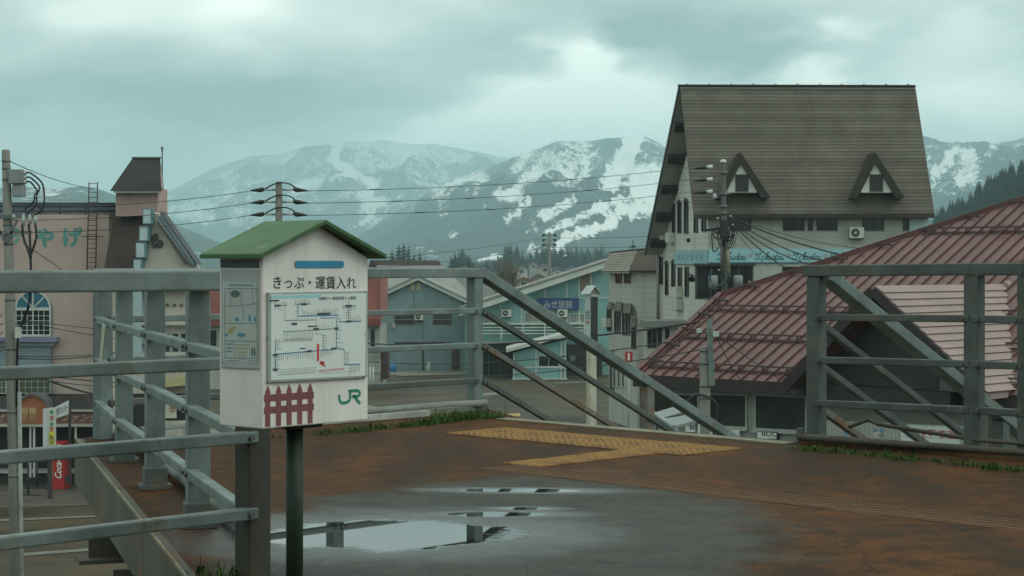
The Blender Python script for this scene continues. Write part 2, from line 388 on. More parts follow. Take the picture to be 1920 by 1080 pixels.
mountain('mountain', ski_ridge, 2500, 5600, [
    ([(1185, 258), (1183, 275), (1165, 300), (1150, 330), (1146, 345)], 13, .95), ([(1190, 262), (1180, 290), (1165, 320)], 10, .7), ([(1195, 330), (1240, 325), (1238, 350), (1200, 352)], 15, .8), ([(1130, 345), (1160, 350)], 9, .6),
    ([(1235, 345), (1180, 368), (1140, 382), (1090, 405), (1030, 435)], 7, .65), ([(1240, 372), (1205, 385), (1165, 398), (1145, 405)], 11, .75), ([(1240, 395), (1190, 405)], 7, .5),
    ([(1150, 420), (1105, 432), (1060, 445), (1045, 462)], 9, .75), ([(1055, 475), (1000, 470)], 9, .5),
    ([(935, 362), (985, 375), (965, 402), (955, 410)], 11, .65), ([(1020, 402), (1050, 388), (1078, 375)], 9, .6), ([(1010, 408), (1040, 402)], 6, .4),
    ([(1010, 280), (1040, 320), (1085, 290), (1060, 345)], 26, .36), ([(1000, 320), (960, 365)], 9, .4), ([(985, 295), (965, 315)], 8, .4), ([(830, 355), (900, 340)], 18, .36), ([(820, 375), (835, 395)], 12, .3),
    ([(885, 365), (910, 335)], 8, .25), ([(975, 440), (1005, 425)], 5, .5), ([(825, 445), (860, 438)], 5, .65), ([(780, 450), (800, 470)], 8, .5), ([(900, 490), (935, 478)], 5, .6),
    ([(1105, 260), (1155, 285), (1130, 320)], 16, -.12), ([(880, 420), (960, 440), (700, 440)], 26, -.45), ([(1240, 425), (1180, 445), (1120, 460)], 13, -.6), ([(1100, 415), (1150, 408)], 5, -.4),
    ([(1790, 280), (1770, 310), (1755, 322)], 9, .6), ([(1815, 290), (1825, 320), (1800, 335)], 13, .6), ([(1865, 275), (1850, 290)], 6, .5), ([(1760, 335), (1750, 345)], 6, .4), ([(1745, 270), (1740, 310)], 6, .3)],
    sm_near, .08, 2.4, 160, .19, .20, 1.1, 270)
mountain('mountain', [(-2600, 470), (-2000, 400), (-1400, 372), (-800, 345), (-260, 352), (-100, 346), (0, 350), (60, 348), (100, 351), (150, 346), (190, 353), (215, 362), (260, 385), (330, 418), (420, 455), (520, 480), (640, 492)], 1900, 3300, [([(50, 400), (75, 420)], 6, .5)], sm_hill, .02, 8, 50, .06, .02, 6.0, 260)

# ---------------------------------------------------------------- conifers
def conifer_mb(h, seed, spread=.17):
    rnd = random.Random(seed); crown = MB(); n = 15
    for k in range(n):
        t = k / (n - 1); z = h * (.12 + .86 * t); r = h * spread * (1 - t) ** .85 * rnd.uniform(.75, 1.15) + h * .008
        m = 9 if t < .7 else 6; ph = rnd.uniform(0, 6.3)
        for q in range(m):
            a = ph + 6.283 * q / m + rnd.uniform(-.25, .25); rr = r * rnd.uniform(.65, 1.2); dz = -rr * rnd.uniform(.25, .6)
            c, s = math.cos(a), math.sin(a); w = rr * .42
            top = (0, 0, z + h * .05); tip = (c * rr, s * rr, z + dz)
            l = (c * rr * .55 - s * w, s * rr * .55 + c * w, z + dz * .35); rgt = (c * rr * .55 + s * w, s * rr * .55 - c * w, z + dz * .35)
            crown.add([top, l, tip, rgt], [(0, 1, 2), (0, 2, 3)])
    trunk = MB().tube([(0, 0, -1.5), (0, 0, h * .5), (0, 0, h * .97)], [h * .018, h * .012, h * .002], 6)
    return crown, trunk
needle = [M('cedar_needles', (.022, .040, .026), .85, .5, .5, bump=0, spec=.15), M('cedar_needles_deep', (.016, .030, .022), .85, .5, .5, bump=0, spec=.15)]
bark = M('conifer_bark', (.05, .035, .025), .9, .3, 2, bump=0)
proto = []
for i in range(5):
    cr_, tr_ = conifer_mb(1.0, 30 + i, .15 + .035 * (i % 3)); proto.append((cr_, tr_))
proto_me = {}
def conifer(loc, h, kind, label, group, widen=1.0):
    t = thing('conifer_tree', loc, label, 'tree', group)
    if kind not in proto_me:
        r0 = bpy.data.objects.new('tmp', None); ORIG['tmp'] = Vector()
        res = []
        for nm, mb, mt in (('crown', proto[kind][0], needle[kind % 2]), ('trunk', proto[kind][1], bark)):
            me = bpy.data.meshes.new(nm); me.from_pydata([tuple(v) for v in mb.v], [], mb.f); me.materials.append(mt); res.append((nm, me))
        bpy.data.objects.remove(r0); proto_me[kind] = res
    t.scale = (h * widen, h * widen, h); t.rotation_euler = (0, 0, random.uniform(0, 6.28))
    for nm, me in proto_me[kind]:
        o = bpy.data.objects.new(nm, me); COL.objects.link(o); o.parent = t
    return t
def conifer_px(u, vtop, d, kind, label, group, widen=1.0):
    top = P(u, vtop, d); return conifer((top.x, top.y, STREET), top.z - STREET, kind, label, group, widen)
random.seed(11)
# cedar row across the valley, behind the village
row = []
for i, u in enumerate(np.linspace(848, 1142, 112)):
    v = np.interp(u, [852, 870, 895, 930, 945, 965, 985, 1010, 1030, 1060, 1080, 1100, 1140], [488, 474, 498, 492, 468, 470, 482, 468, 464, 474, 472, 470, 472]) + random.uniform(-12, 7)
    row.append((u + random.uniform(-3, 3), v, random.uniform(1000, 1350)))
for u, v, d in row:
    conifer_px(u, v, d, random.randrange(5), 'dark cedar in the far row of cedars behind the valley village', 'far row of cedars beyond the village', random.uniform(1.9, 2.9))
for u, v, d in [(735, 470, 620), (748, 459, 640), (757, 457, 600), (766, 463, 650), (776, 476, 640), (787, 474, 700), (797, 484, 720)]:
    conifer_px(u, v, d, random.randrange(5), 'tall cedar in the small clump rising above the brown ridge of the long grey roof', 'cedars above the long grey roof', 2.0)
for u, v, d in [(846, 480, 700), (853, 474, 680), (862, 482, 720), (868, 485, 760), (879, 478, 650), (887, 490, 700)]:
    conifer_px(u, v, d, random.randrange(5), 'dark cedar in the clump above the handrail, left of the cedar row', 'cedars left of the long cedar row', 1.9)
conifer_px(1187, 453, 430, 2, 'lone pointed cedar peeping over the pale shingled roof left of the tall brown roof', 'tree' and None, 1.9)
conifer_px(1181, 462, 450, 1, 'small dark cedar beside the pointed cedar over the pale shingled roof', None, 1.6)

# wooded hillside at the right: one mass of cedars on a slope
hill_ridge = [(1560, 480), (1700, 452), (1745, 432), (1765, 412), (1800, 395), (1840, 365), (1880, 338), (1920, 318), (1990, 290), (2120, 260)]
def hill_height(u): return np.interp(u, [r[0] for r in hill_ridge], [r[1] for r in hill_ridge])
hb = MB(); cols = list(range(1560, 2121, 14)); rows_ = 12
for j in range(rows_):
    t = j / (rows_ - 1); d = 420 + 430 * t
    for u in cols: hb.v.append(Vector(((u - 960) / F * d, d, STREET - 1 + ((HZ - hill_height(u)) / F * 850 + EYE - STREET) * t)))
n_ = len(cols); hb.f = [(j * n_ + i, j * n_ + i + 1, (j + 1) * n_ + i + 1, (j + 1) * n_ + i) for j in range(rows_ - 1) for i in range(n_ - 1)]
k_ = len(hb.v)
for i in range(n_):
    p = hb.v[(rows_ - 1) * n_ + i]; hb.v.append(Vector((p.x * 1.05, p.y * 1.2, STREET - 1)))
hb.f += [((rows_ - 1) * n_ + i, (rows_ - 1) * n_ + i + 1, k_ + i + 1, k_ + i) for i in range(n_ - 1)]
hb.smooth = True
struct(obj('hill', hb, M('hill_undergrowth', (.025, .035, .022), .95, .4, .05, bump=0)))
fb = MB(); random.seed(5)
for k in range(1700):
    t = random.random() ** .7; u = random.uniform(1590, 2100); d = 420 + 430 * t
    z = STREET - 1 + ((HZ - hill_height(u)) / F * 850 + EYE - STREET) * t
    cb = proto[random.randrange(5)][0]; h = random.uniform(5.5, 9.5); w = h * random.uniform(1.2, 1.9); o_ = Vector(((u - 960) / F * d, d, z - .5))
    a = random.uniform(0, 6.28); ca, sa = math.cos(a), math.sin(a)
    fb.add([(o_.x + (v.x * ca - v.y * sa) * w, o_.y + (v.x * sa + v.y * ca) * w, o_.z + v.z * h) for v in cb.v], cb.f)
stuff(obj('cedar_forest', fb, needle[1]), 'dense dark cedar forest covering the hillside behind the red roof', 'forest')

# ================================================================ deck
A_ = Vector((.707, .707, 0)); C_ = Vector((.707, -.707, 0)); BL = Vector((-.312, .950, 0)).normalized()
N0 = Vector((-.965, 6.75, 0)); LA = Vector((-2.74, 12.14, 0)); P1 = Vector((-.30, 14.6, 0)); P2 = Vector((1.99, 11.85, 0)); P3 = Vector((2.83, 11.1, 0)); P4 = Vector((3.09, 10.86, 0))
def deck_material():
    m = bpy.data.materials.new('wet_rust_stained_asphalt'); m.use_nodes = True; nt = m.node_tree; N = nt.nodes; L = nt.links; b = N['Principled BSDF']
    tc = N.new('ShaderNodeTexCoord')
    def noise(sc, det=6, rg=.6, off=0, sq=None):
        n = N.new('ShaderNodeTexNoise'); n.inputs['Scale'].default_value = sc; n.inputs['Detail'].default_value = det; n.inputs['Roughness'].default_value = rg
        mp = N.new('ShaderNodeMapping'); mp.inputs['Location'].default_value = (off, off * .7, 0)
        if sq: mp.inputs['Rotation'].default_value = (0, 0, math.radians(sq[0])); mp.inputs['Scale'].default_value = sq[1]
        L.new(tc.outputs['Object'], mp.inputs[0]); L.new(mp.outputs[0], n.inputs['Vector']); return n.outputs[0]
    def mth(op, a, b_=None):
        n = N.new('ShaderNodeMath'); n.operation = op
        for i, v in enumerate((a, b_)):
            if v is None: continue
            if isinstance(v, (int, float)): n.inputs[i].default_value = v
            else: L.new(v, n.inputs[i])
        return n.outputs[0]
    def mr(v, a, b_, c, d):
        n = N.new('ShaderNodeMapRange'); n.interpolation_type = 'SMOOTHSTEP'; L.new(v, n.inputs[0])
        for i, q in enumerate((a, b_, c, d)): n.inputs[i + 1].default_value = q
        return n.outputs[0]
    def mix(f, c1, c2, typ='RGBA'):
        n = N.new('ShaderNodeMix'); n.data_type = typ; ia, ib = (6, 7) if typ == 'RGBA' else (2, 3)
        for inp, v in ((n.inputs[0], f), (n.inputs[ia], c1), (n.inputs[ib], c2)):
            if isinstance(v, tuple): inp.default_value = v + (1,)
            elif isinstance(v, (int, float)): inp.default_value = v
            else: L.new(v, inp)
        return n.outputs[2 if typ == 'RGBA' else 0]
    def ell(cx, cy, rx, ry, rot=0):
        mp = N.new('ShaderNodeMapping'); mp.vector_type = 'TEXTURE'; mp.inputs['Location'].default_value = (cx, cy, 0); mp.inputs['Rotation'].default_value = (0, 0, math.radians(rot)); mp.inputs['Scale'].default_value = (rx, ry, 100)
        L.new(tc.outputs['Object'], mp.inputs[0]); ln = N.new('ShaderNodeVectorMath'); ln.operation = 'LENGTH'; L.new(mp.outputs[0], ln.inputs[0]); return ln.outputs['Value']
    nA = noise(1.1, 7, .62); nB = noise(5, 6, .65, 3); nC = noise(60, 3, .6); nD = noise(1.4, 6, .6, 9, (45, (1, .28, 1)))
    warp = mth('MULTIPLY', mth('SUBTRACT', noise(2.6, 6, .6, 5), .5), 1.0)
    zone = mr(mth('ADD', ell(-.02, 7.9, 1.22, 2.2, -8), mth('MULTIPLY', warp, .9)), .72, 1.12, 1, 0)
    pd = None
    for e in [(-.55, 7.80, .64, .50, 6), (.06, 9.32, .38, .09, -3), (.06, 8.62, .14, .06, 0), (-.06, 8.42, .28, .10, 0)]:
        d = ell(*e); pd = d if pd is None else mth('MINIMUM', pd, d)
    w2 = mth('MULTIPLY', mth('SUBTRACT', noise(3.2, 8, .62, 12), .5), 1.05)
    puddle = mr(mth('ADD', pd, mth('ADD', w2, mth('MULTIPLY', mth('SUBTRACT', noise(26, 5, .7, 2), .5), .35))), .80, 1.0, 1, 0)
    damp = mr(mth('ADD', pd, w2), .9, 2.0, .9, 0)
    rust = mix(mr(nB, .3, .72, 0, 1), (.046, .018, .005), (.165, .062, .013))
    rust = mix(mr(nD, .35, .7, 0, .75), rust, (.026, .017, .010))
    grey = mix(mr(nB, .3, .7, 0, 1), (.034, .036, .031), (.078, .079, .068))
    base = mix(mr(nA, .40, .68, 0, .5), rust, (.034, .024, .015))
    base = mix(zone, base, grey)
    spk = mr(nC, .50, .66, 0, .75); base = mix(spk, base, (.014, .013, .011)); lsp = mr(noise(120, 2, .5, 4), .58, .74, 0, .5); base = mix(lsp, base, (.13, .12, .10))
    vo = N.new('ShaderNodeTexVoronoi'); vo.feature = 'DISTANCE_TO_EDGE'; vo.inputs['Scale'].default_value = .55
    wv = N.new('ShaderNodeVectorMath'); wv.operation = 'MULTIPLY_ADD'; cn_ = N.new('ShaderNodeTexNoise'); cn_.inputs['Scale'].default_value = 3; cn_.inputs['Detail'].default_value = 6; L.new(tc.outputs['Object'], cn_.inputs['Vector'])
    L.new(cn_.outputs['Color'], wv.inputs[0]); wv.inputs[1].default_value = (.35, .35, .35); L.new(tc.outputs['Object'], wv.inputs[2]); L.new(wv.outputs[0], vo.inputs['Vector'])
    crk = mr(vo.outputs['Distance'], .002, .008, .38, 0); base = mix(crk, base, (.012, .010, .008))
    base = mix(damp, base, mix(.55, base, (.028, .032, .032)))
    base = mix(puddle, base, (.016, .020, .020))
    L.new(base, b.inputs['Base Color'])
    ro = mix(zone, mix(nB, .62, .85, 'FLOAT'), mix(nB, .50, .75, 'FLOAT'), 'FLOAT')
    ro = mix(damp, ro, .24, 'FLOAT'); ro = mix(puddle, ro, .015, 'FLOAT'); L.new(ro, b.inputs['Roughness'])
    L.new(mix(damp, mix(zone, .10, .13, 'FLOAT'), .5, 'FLOAT'), b.inputs['Specular IOR Level'])
    hgt = mth('ADD', mth('MULTIPLY', nC, 1.0), mth('MULTIPLY', noise(220, 2), .6))
    bp = N.new('ShaderNodeBump'); bp.inputs['Distance'].default_value = .006; L.new(hgt, bp.inputs['Height'])
    L.new(mix(puddle, .9, 0.0, 'FLOAT'), bp.inputs['Strength']); L.new(bp.outputs[0], b.inputs['Normal'])
    return m
ledge_w = .20; nL = Vector((-.950, -.312, 0))    # outward from the left edge
E1 = Vector((.10, 13.50, 0)); E2 = Vector((1.70, 11.86, 0))
poly = [N0 - A_ * 6 + Vector((-.12, .12, 0)), N0 + nL * ledge_w + Vector((.0, .0, 0)), LA + nL * .13 + BL * .05, LA + Vector((-.08, .25, 0)), P1 + Vector((-.15, .22, 0)), P1 + Vector((.12, .0, 0)), Vector((.02, 13.95, 0)), E1, E2,
        P2 + Vector((-.08, .15, 0)), P2 + Vector((.15, .15, 0)), P4 + C_ * 6 + Vector((.1, .1, 0)), Vector((9, -4, 0)), Vector((-6, -4, 0))]
deck_mat = deck_material()
dm = MB().prism([p - UP * .26 for p in poly], UP * .26)
deck = struct(obj('deck', dm, deck_mat, origin=(0, 0, 0)))
girder = M('girder_paint', (.085, .080, .060), .7, .3, 1.5, streak=.5, rust=.08)
edge_steel = M('edge_trim', (.22, .20, .13), .7, .4, 3, rust=.2)
galv = M('galvanised_steel', (.165, .205, .195), .55, .32, 5, metal=.15, streak=.32, rust=.12, rustcol=(.10, .075, .045), stain=(.09, .105, .10), bump=.06)
galv_dark = M('galvanised_steel_weathered', (.088, .104, .096), .62, .35, 4, metal=.1, streak=.45, rust=.22, rustcol=(.10, .075, .045), stain=(.06, .062, .05), bump=.08)
galv_rust = M('galvanised_steel_rusting', (.16, .165, .145), .68, .35, 3, metal=.05, streak=.4, rust=.55, rustcol=(.13, .062, .025), stain=(.07, .06, .045), bump=.1)
fa = N0 + nL * (ledge_w + .025); fb_ = LA + nL * .155 + BL * .06
L_tot = (fb_ - fa).length; k = 4
for i in range(k):
    p = fa.lerp(fb_, i / k); q = fa.lerp(fb_, (i + 1) / k - .002)
    obj('fascia_panel', MB().beam(p - UP * .145, q - UP * .145, .05, .29), girder, deck)
obj('edge_trim', MB().beam(fa + UP * .006 + nL * .02, fb_ + UP * .006 + nL * .022, .009, .014), edge_steel, deck)
for t in (.36, .62, .10):
    c = fa.lerp(fb_, t); mb = MB()
    mb.beam(c + nL * .10 - UP * .375, c - nL * 1.6 - UP * .375, .03, .17); mb.beam(c + nL * .16 - UP * .47, c - nL * 1.6 - UP * .47, .24, .022)
    obj('cross_beam', mb, girder, deck)
for x, y in ((1.2, 8.5), (-.3, 10.6), (3.5, 5), (-2.5, 1.5), (5.5, 1)):
    obj('column', MB().tube([(x, y, STREET), (x, y, -.26)], .3, 14), M('column_paint', (.25, .27, .25), .6), deck)
# sill and kerbs at the far edges
obj('stair_nosing', MB().beam(E1 + UP * .002 + C_ * -.25, E2 + UP * .002 + C_ * .15, .13, .014), M('nosing_concrete', (.21, .19, .125), .8, .4, 3, rust=.2), deck)
kerb_white = M('white_edging_paint', (.38, .39, .35), .7, .35, 3, rust=.25, rustcol=(.08, .06, .035))
ka, kb = LA + Vector((.30, .05, 0)), P1 + Vector((-.35, -.62, 0))
obj('edging_strip', MB().beam(ka + UP * .02, kb + UP * .02, .06, .045), kerb_white, deck)
obj('edge_kerb', MB().beam(LA + Vector((-.02, .08, .012)), P1 + Vector((0, .04, .012)), .24, .05), M('kerb_concrete', (.16, .155, .125), .85, .4, 3), deck)
obj('edge_kerb', MB().beam(P2 + Vector((-.05, .05, .012)), P4 + C_ * 3 + UP * .012, .22, .05), M('kerb_concrete_rusty', (.085, .045, .018), .85, .4, 3), deck)

# tactile paving, tile by tile
tact_y = M('tactile_yellow', (.28, .145, .026), .8, .4, 2.6, rust=.52, rustcol=(.10, .05, .02), bump=.1)
tact_b = M('tactile_worn_brown', (.095, .042, .012), .85, .4, 2.5, rust=.3, rustcol=(.06, .035, .02), bump=.1)
def tile_mesh(kind):
    mb = MB(); s = .296; mb.box((0, 0, .004), (s, s, .012))
    if kind == 'dots':
        for i in range(5):
            for j in range(5):
                x, y = (-2 + i) * .057, (-2 + j) * .057; r1, r2, z0, z1 = .018, .011, .0095, .0155
                vs = [(x + r1 * math.cos(a * math.pi / 3), y + r1 * math.sin(a * math.pi / 3), z0) for a in range(6)] + [(x + r2 * math.cos(a * math.pi / 3), y + r2 * math.sin(a * math.pi / 3), z1) for a in range(6)]
                mb.add(vs, [(a, (a + 1) % 6, (a + 1) % 6 + 6, a + 6) for a in range(6)] + [(6, 7, 8, 9, 10, 11)])
    else:
        for j in range(4):
            y = (-1.5 + j) * .072
            mb.add([(-.14, y - .018, .0095), (.14, y - .018, .0095), (.14, y + .018, .0095), (-.14, y + .018, .0095), (-.135, y - .011, .0155), (.135, y - .011, .0155), (.135, y + .011, .0155), (-.135, y + .011, .0155)],
                   [(4, 5, 6, 7), (0, 1, 5, 4), (1, 2, 6, 5), (2, 3, 7, 6), (3, 0, 4, 7)])
    me = bpy.data.meshes.new('tactile_tile'); me.from_pydata([tuple(v) for v in mb.v], [], mb.f); return me
dots = tile_mesh('dots'); bars_y = tile_mesh('bars'); bars_b = tile_mesh('bars')
dots.materials.append(tact_y); bars_y.materials.append(tact_y); bars_b.materials.append(tact_b)
def lay_tile(me, p, d):
    o = bpy.data.objects.new('tactile_tile', me); COL.objects.link(o); o.parent = deck
    o.location = (p.x, p.y, random.uniform(0, .0025) - (.0085 if me is bars_b else .004)); o.rotation_euler = (random.uniform(-.004, .004), random.uniform(-.004, .004), math.atan2(d.y, d.x) + random.uniform(-.01, .01)); return o
dC = Vector((.715, -.70, 0)).normalized(); dA = Vector((.70, .715, 0)).normalized()
s0 = Vector((-.26, 12.9, 0))
for i in range(1, 8):
    for j in range(2): lay_tile(dots, s0 + dC * (.3 * i) - dA * (.3 * j), dC)
g0 = ground_pt(968, 879); g0.z = 0; g1 = ground_pt(1920, 987); dG = (g1 - g0).normalized()
for i in range(19): lay_tile(bars_b, g0 + dG * (.3 * i), dG)
jb = g0 + Vector((.13, .26, 0))
for i in range(4): lay_tile(bars_y, jb + dA * (.3 * i), dA)

# ---------------------------------------------------------------- railings
RZ = (.797, .520, .238)            # heights of the lower rails (centres)
bolt_mat = M('bolt_steel', (.12, .13, .125), .5, .3, 8, metal=.4, rust=.2)
def post(root, p, d, top=1.06, mat=galv, w=.097, zb=-.02):
    return obj('post', MB().box(p + UP * ((top + zb) / 2), (w, w, top - zb), (d, d.cross(UP), UP)), mat, root, .006)
def rail_between(root, p, q, side, mats, ends=(0, 0), zt=1.10, rz=RZ, dz0=0, dz1=0, top=True, out=.03):
    """top rail plus three lower rails bolted to the side of the posts"""
    d = (q - p).normalized(); 
    if top: obj('top_rail', MB().beam(p + UP * (zt + dz0) - d * ends[0], q + UP * (zt + dz1) + d * ends[1], .12, .075), mats[0], root, .008)
    for i, z in enumerate(rz):
        a = p + UP * (z + dz0) + side * out; b2 = q + UP * (z + dz1) + side * out
        r = obj('rail', MB().beam(a + d * .012, b2 - d * .012, .05, .045), mats[min(i + 1, len(mats) - 1)], root, .006)
        for e in (a + d * .05, b2 - d * .05):
            obj('bolt', MB().tube([e + side * .022, e + side * .036], .011, 6), bolt_mat, r)
# left side of the deck
sideL = -nL
lr = thing('side_railing', LA.lerp(N0, .5), 'grey galvanised steel railing along the left edge of the deck, running away', 'railing')
ls = [N0, Vector((-1.39, 8.02, 0)), Vector((-1.855, 9.42, 0)), Vector((-2.29, 10.7, 0)), LA]
for p in ls[1:-1]:
    post(lr, p, BL); obj('base_plate', MB().box(p + UP * .012, (.16, .16, .02), (BL, nL, UP)), galv_dark, lr)
    obj('base_collar', MB().box(p + UP * .06, (.118, .118, .10), (BL, nL, UP)), galv_dark, lr, .004)
for p, q in zip(ls[:-1], ls[1:]): rail_between(lr, p, q, nL, [galv, galv, galv, galv], (0, 0))
obj('conduit', MB().tube([N0 - nL * .14 + UP * .05 + BL * .6, LA - nL * .14 + UP * .05], .034, 10), M('grey_pipe', (.23, .25, .23), .6, .3, 3, rust=.12), lr)
obj('caution_tag', MB().prism([LA.lerp(ls[3], .62) + nL * .075 + Vector((0, 0, .80)), LA.lerp(ls[3], .78) + nL * .075 + Vector((0, 0, .79)), LA.lerp(ls[3], .60) + nL * .078 + Vector((0, 0, .53)), LA.lerp(ls[3], .50) + nL * .078 + Vector((0, 0, .55))], nL * .004), M('faded_plastic_strip', (.40, .42, .30), .6), lr)
# near left
nr = thing('near_railing', N0, 'nearest grey steel railing, ending at the dark post below the ticket box', 'railing')
post(nr, N0, A_, mat=M('galvanised_post_stained', (.055, .052, .040), .7, .4, 3, streak=.5, rust=.35, rustcol=(.055, .033, .017), stain=(.03, .026, .02), bump=.08)); rail_between(nr, N0 - A_ * 2.6, N0, Vector((.707, -.707, 0)), [galv, galv, galv, galv], (.1, .06))
rail_between(nr, N0 - A_ * 5.2, N0 - A_ * 2.6, Vector((.707, -.707, 0)), [galv])
post(nr, N0 - A_ * 2.6, A_); post(nr, N0 - A_ * 5.2, A_)
# far edge
fr = thing('far_railing', LA.lerp(P1, .5), 'grey steel railing along the far edge of the deck, behind the ticket box', 'railing')
fp = [LA, LA.lerp(P1, .36), LA.lerp(P1, .58), P1]
for p in (LA, fp[2], P1): post(fr, p, A_, mat=galv)
for p, q in ((LA, fp[2]), (fp[2], P1)): rail_between(fr, p, q, Vector((.707, -.707, 0)), [galv, galv, galv, galv_dark], (0, .02 if q is P1 else 0), out=.05)
obj('base_plate', MB().box(P1 + UP * .012, (.17, .17, .02), (A_, C_, UP)), galv_dark, fr)
obj('conduit', MB().tube([LA + Vector((.25, .0, .05)), P1 + Vector((-.2, -.18, .05)), P1 + Vector((.10, -.1, .06))], .03, 10), M('grey_pipe', (.23, .25, .23)), fr)
# stair railings
ST = .475
def stair_rail(root, p0, side, mats, posts, length, z_top=1.10, flat=.06):
    dn = Vector((.707, .707, -ST)).normalized()
    a = p0 + A_ * flat
    pr = MB().beam(p0 - A_ * .04 + UP * z_top, a + UP * z_top, .118, .074)
    obj('top_rail', pr, mats[0], root)
    obj('handrail', MB().beam(a + UP * z_top - dn * .02, a + UP * z_top + dn * length, .118, .078), mats[0], root, .008)
    for i, z in enumerate(RZ):
        s_ = p0 + A_ * .04 + UP * (z - .005) + side * .05
        r = obj('rail', MB().beam(s_, s_ + dn * length, .05, .045), mats[i + 1], root, .005)
        obj('bolt', MB().tube([s_ + dn * .04 + side * .02, s_ + dn * .04 + side * .036], .012, 6), bolt_mat, r)
    for t in posts:
        c = p0 + A_ * t; zt = z_top - ST * (t - flat) - .03; zb = -ST * t - .25
        obj('post', MB().box(c + UP * ((zt + zb) / 2), (.097, .097, zt - zb), (A_, C_, UP)), mats[4], root, .005)
sl = thing('stair_railing', P1, 'sloping steel stair railing with rust-brown lower rails at the centre of the deck edge', 'railing')
stair_rail(sl, P1, Vector((.707, -.707, 0)), [galv, galv_dark, galv_rust, galv_dark, galv_rust], (2.12, 4.6, 7.2, 9.8, 12.4, 15, 17.5), 19.8)
sr = thing('stair_railing', P2, 'sloping steel stair railing seen through the straight railing at the right', 'railing')
stair_rail(sr, P2 - A_ * -.03, Vector((-.707, .707, 0)), [galv, galv_dark, galv_dark, galv_rust, galv_dark], (2.3, 4.8, 7.4, 10, 12.6, 15.2, 17.7), 19.8)
# right edge
rr_ = thing('right_railing', P3, 'dark grey steel railing along the right edge of the deck', 'railing')
dR = (P3 - P2).normalized(); P5 = P4 + C_ * 1.4
for p, z in ((P2, .02), (P3, .035), (P4, .035), (P5, .05)): post(rr_, p, dR, 1.06 + z, galv_dark)
sdR = Vector((-dR.y, dR.x, 0)) * -1
for p, q, a, b2 in ((P2, P3, .022, .035), (P3, P4, .035, .035), (P4, P5, .035, .05), (P5, P5 + C_ * 1.4, .05, .06)):
    rail_between(rr_, p, q, sdR, [galv_dark, galv_dark, galv_dark, galv_dark], (.07 if p is P2 else 0, 0), dz0=a, dz1=b2)
pipe_br = M('brown_pipe', (.075, .066, .048), .7, .35, 3, rust=.15, rustcol=(.06, .04, .025))
obj('conduit', MB().tube([P2 + Vector((-.14, -.13, .05)), P3 + Vector((-.07, -.14, .05)), P5 + Vector((0, -.12, .05))], .023, 10), pipe_br, rr_)
obj('conduit', MB().tube([P2 + Vector((.22, .02, .10)), P2 + Vector((.36, .12, .14)), P2 + Vector((.40, .0, .12)), P3 + Vector((.0, -.07, .095)), P5 + Vector((0, -.05, .095))], .013, 8), pipe_br, rr_)
obj('pipe_clip', MB().box(P2 + Vector((-.12, -.11, .075)), (.03, .06, .06), (dR, sdR, UP)), galv_dark, rr_)
obj('pipe_clip', MB().box(P2.lerp(P3, .42) + Vector((-.04, -.12, .09)), (.05, .03, .03), (dR, sdR, UP)), kerb_white, rr_)

# staircase going down behind the sill (steps)
sc_ = MB(); prof = [(0, 0)]
nst = 60; run = 8.98 / ST / nst; ris = 8.98 / nst
for i in range(nst): prof += [(run * i + .001, -ris * (i + 1)), (run * (i + 1), -ris * (i + 1))]
prof += [(run * nst, -9.0), (run * nst - .9, -9.0), (0, -.55)]
base = E1 + Vector((-.18, .22, -.012))
sc_.prism([base + A_ * a + UP * z for a, z in prof], C_ * 2.62)
struct(obj('staircase', sc_, M('stair_concrete', (.17, .165, .14), .85, .3, 1.5)))

# ---------------------------------------------------------------- weeds along the edges
def weeds(name, line, n, h0, seed, label, wide=.14):
    rnd = random.Random(seed); mb = MB(); cl = [(rnd.random(), rnd.gauss(0, wide * .4), rnd.uniform(.4, 1.25)) for _ in range(34)]
    seg = [0]
    for p, q in zip(line[:-1], line[1:]): seg.append(seg[-1] + (q - p).length)
    def at(t):
        s = t * seg[-1]
        for i in range(len(line) - 1):
            if s <= seg[i + 1] + 1e-9: return line[i].lerp(line[i + 1], (s - seg[i]) / (seg[i + 1] - seg[i]))
        return line[-1]
    for k in range(n):
        t, off, sc = rnd.choice(cl); t = min(1, max(0, t + rnd.gauss(0, .014))); p = at(t) + Vector((rnd.gauss(0, .04) + off * .5, rnd.gauss(0, .04) + off * .5, 0))
        h = h0 * sc * rnd.uniform(.35, 1.15); a = rnd.uniform(0, 6.28); lean = rnd.uniform(.1, .9) * h; w = rnd.uniform(.0012, .003) if rnd.random() < .8 else rnd.uniform(.004, .009)
        c, s = math.cos(a), math.sin(a); sd_ = Vector((-s, c, 0)) * w
        m1 = p + Vector((c * lean * .35, s * lean * .35, h * .62)); tip = p + Vector((c * lean, s * lean, h * rnd.uniform(.75, 1)))
        mb.add([p - sd_ * .7, p + sd_ * .7, m1 + sd_, m1 - sd_, tip], [(0, 1, 2, 3), (3, 2, 4)])
    return stuff(obj(name, mb, grass_mat, origin=line[0]), label, 'weeds')
grass_mat = M('weed_green', (.050, .105, .022), .7, .7, 7, bump=0, spec=.12)
weeds('grass', [ground_pt(500, 822), ground_pt(640, 812), ground_pt(760, 800), ground_pt(880, 787), ground_pt(945, 784)], 1500, .05, 3, 'green weeds growing along the kerb below the ticket box and the far post')
weeds('grass', [ground_pt(820, 794), ground_pt(880, 784), ground_pt(935, 781)], 420, .09, 6, 'taller tuft of grass at the foot of the far post')
weeds('grass', [ground_pt(1490, 842), ground_pt(1640, 856), ground_pt(1760, 868), ground_pt(1910, 884)], 900, .042, 4, 'dark green weeds along the foot of the right railing')
weeds('grass', [N0 + nL * .12 + BL * .1, N0 + nL * .12 - BL * .2], 60, .07, 8, 'small tuft of grass on the ledge beside the dark near post')

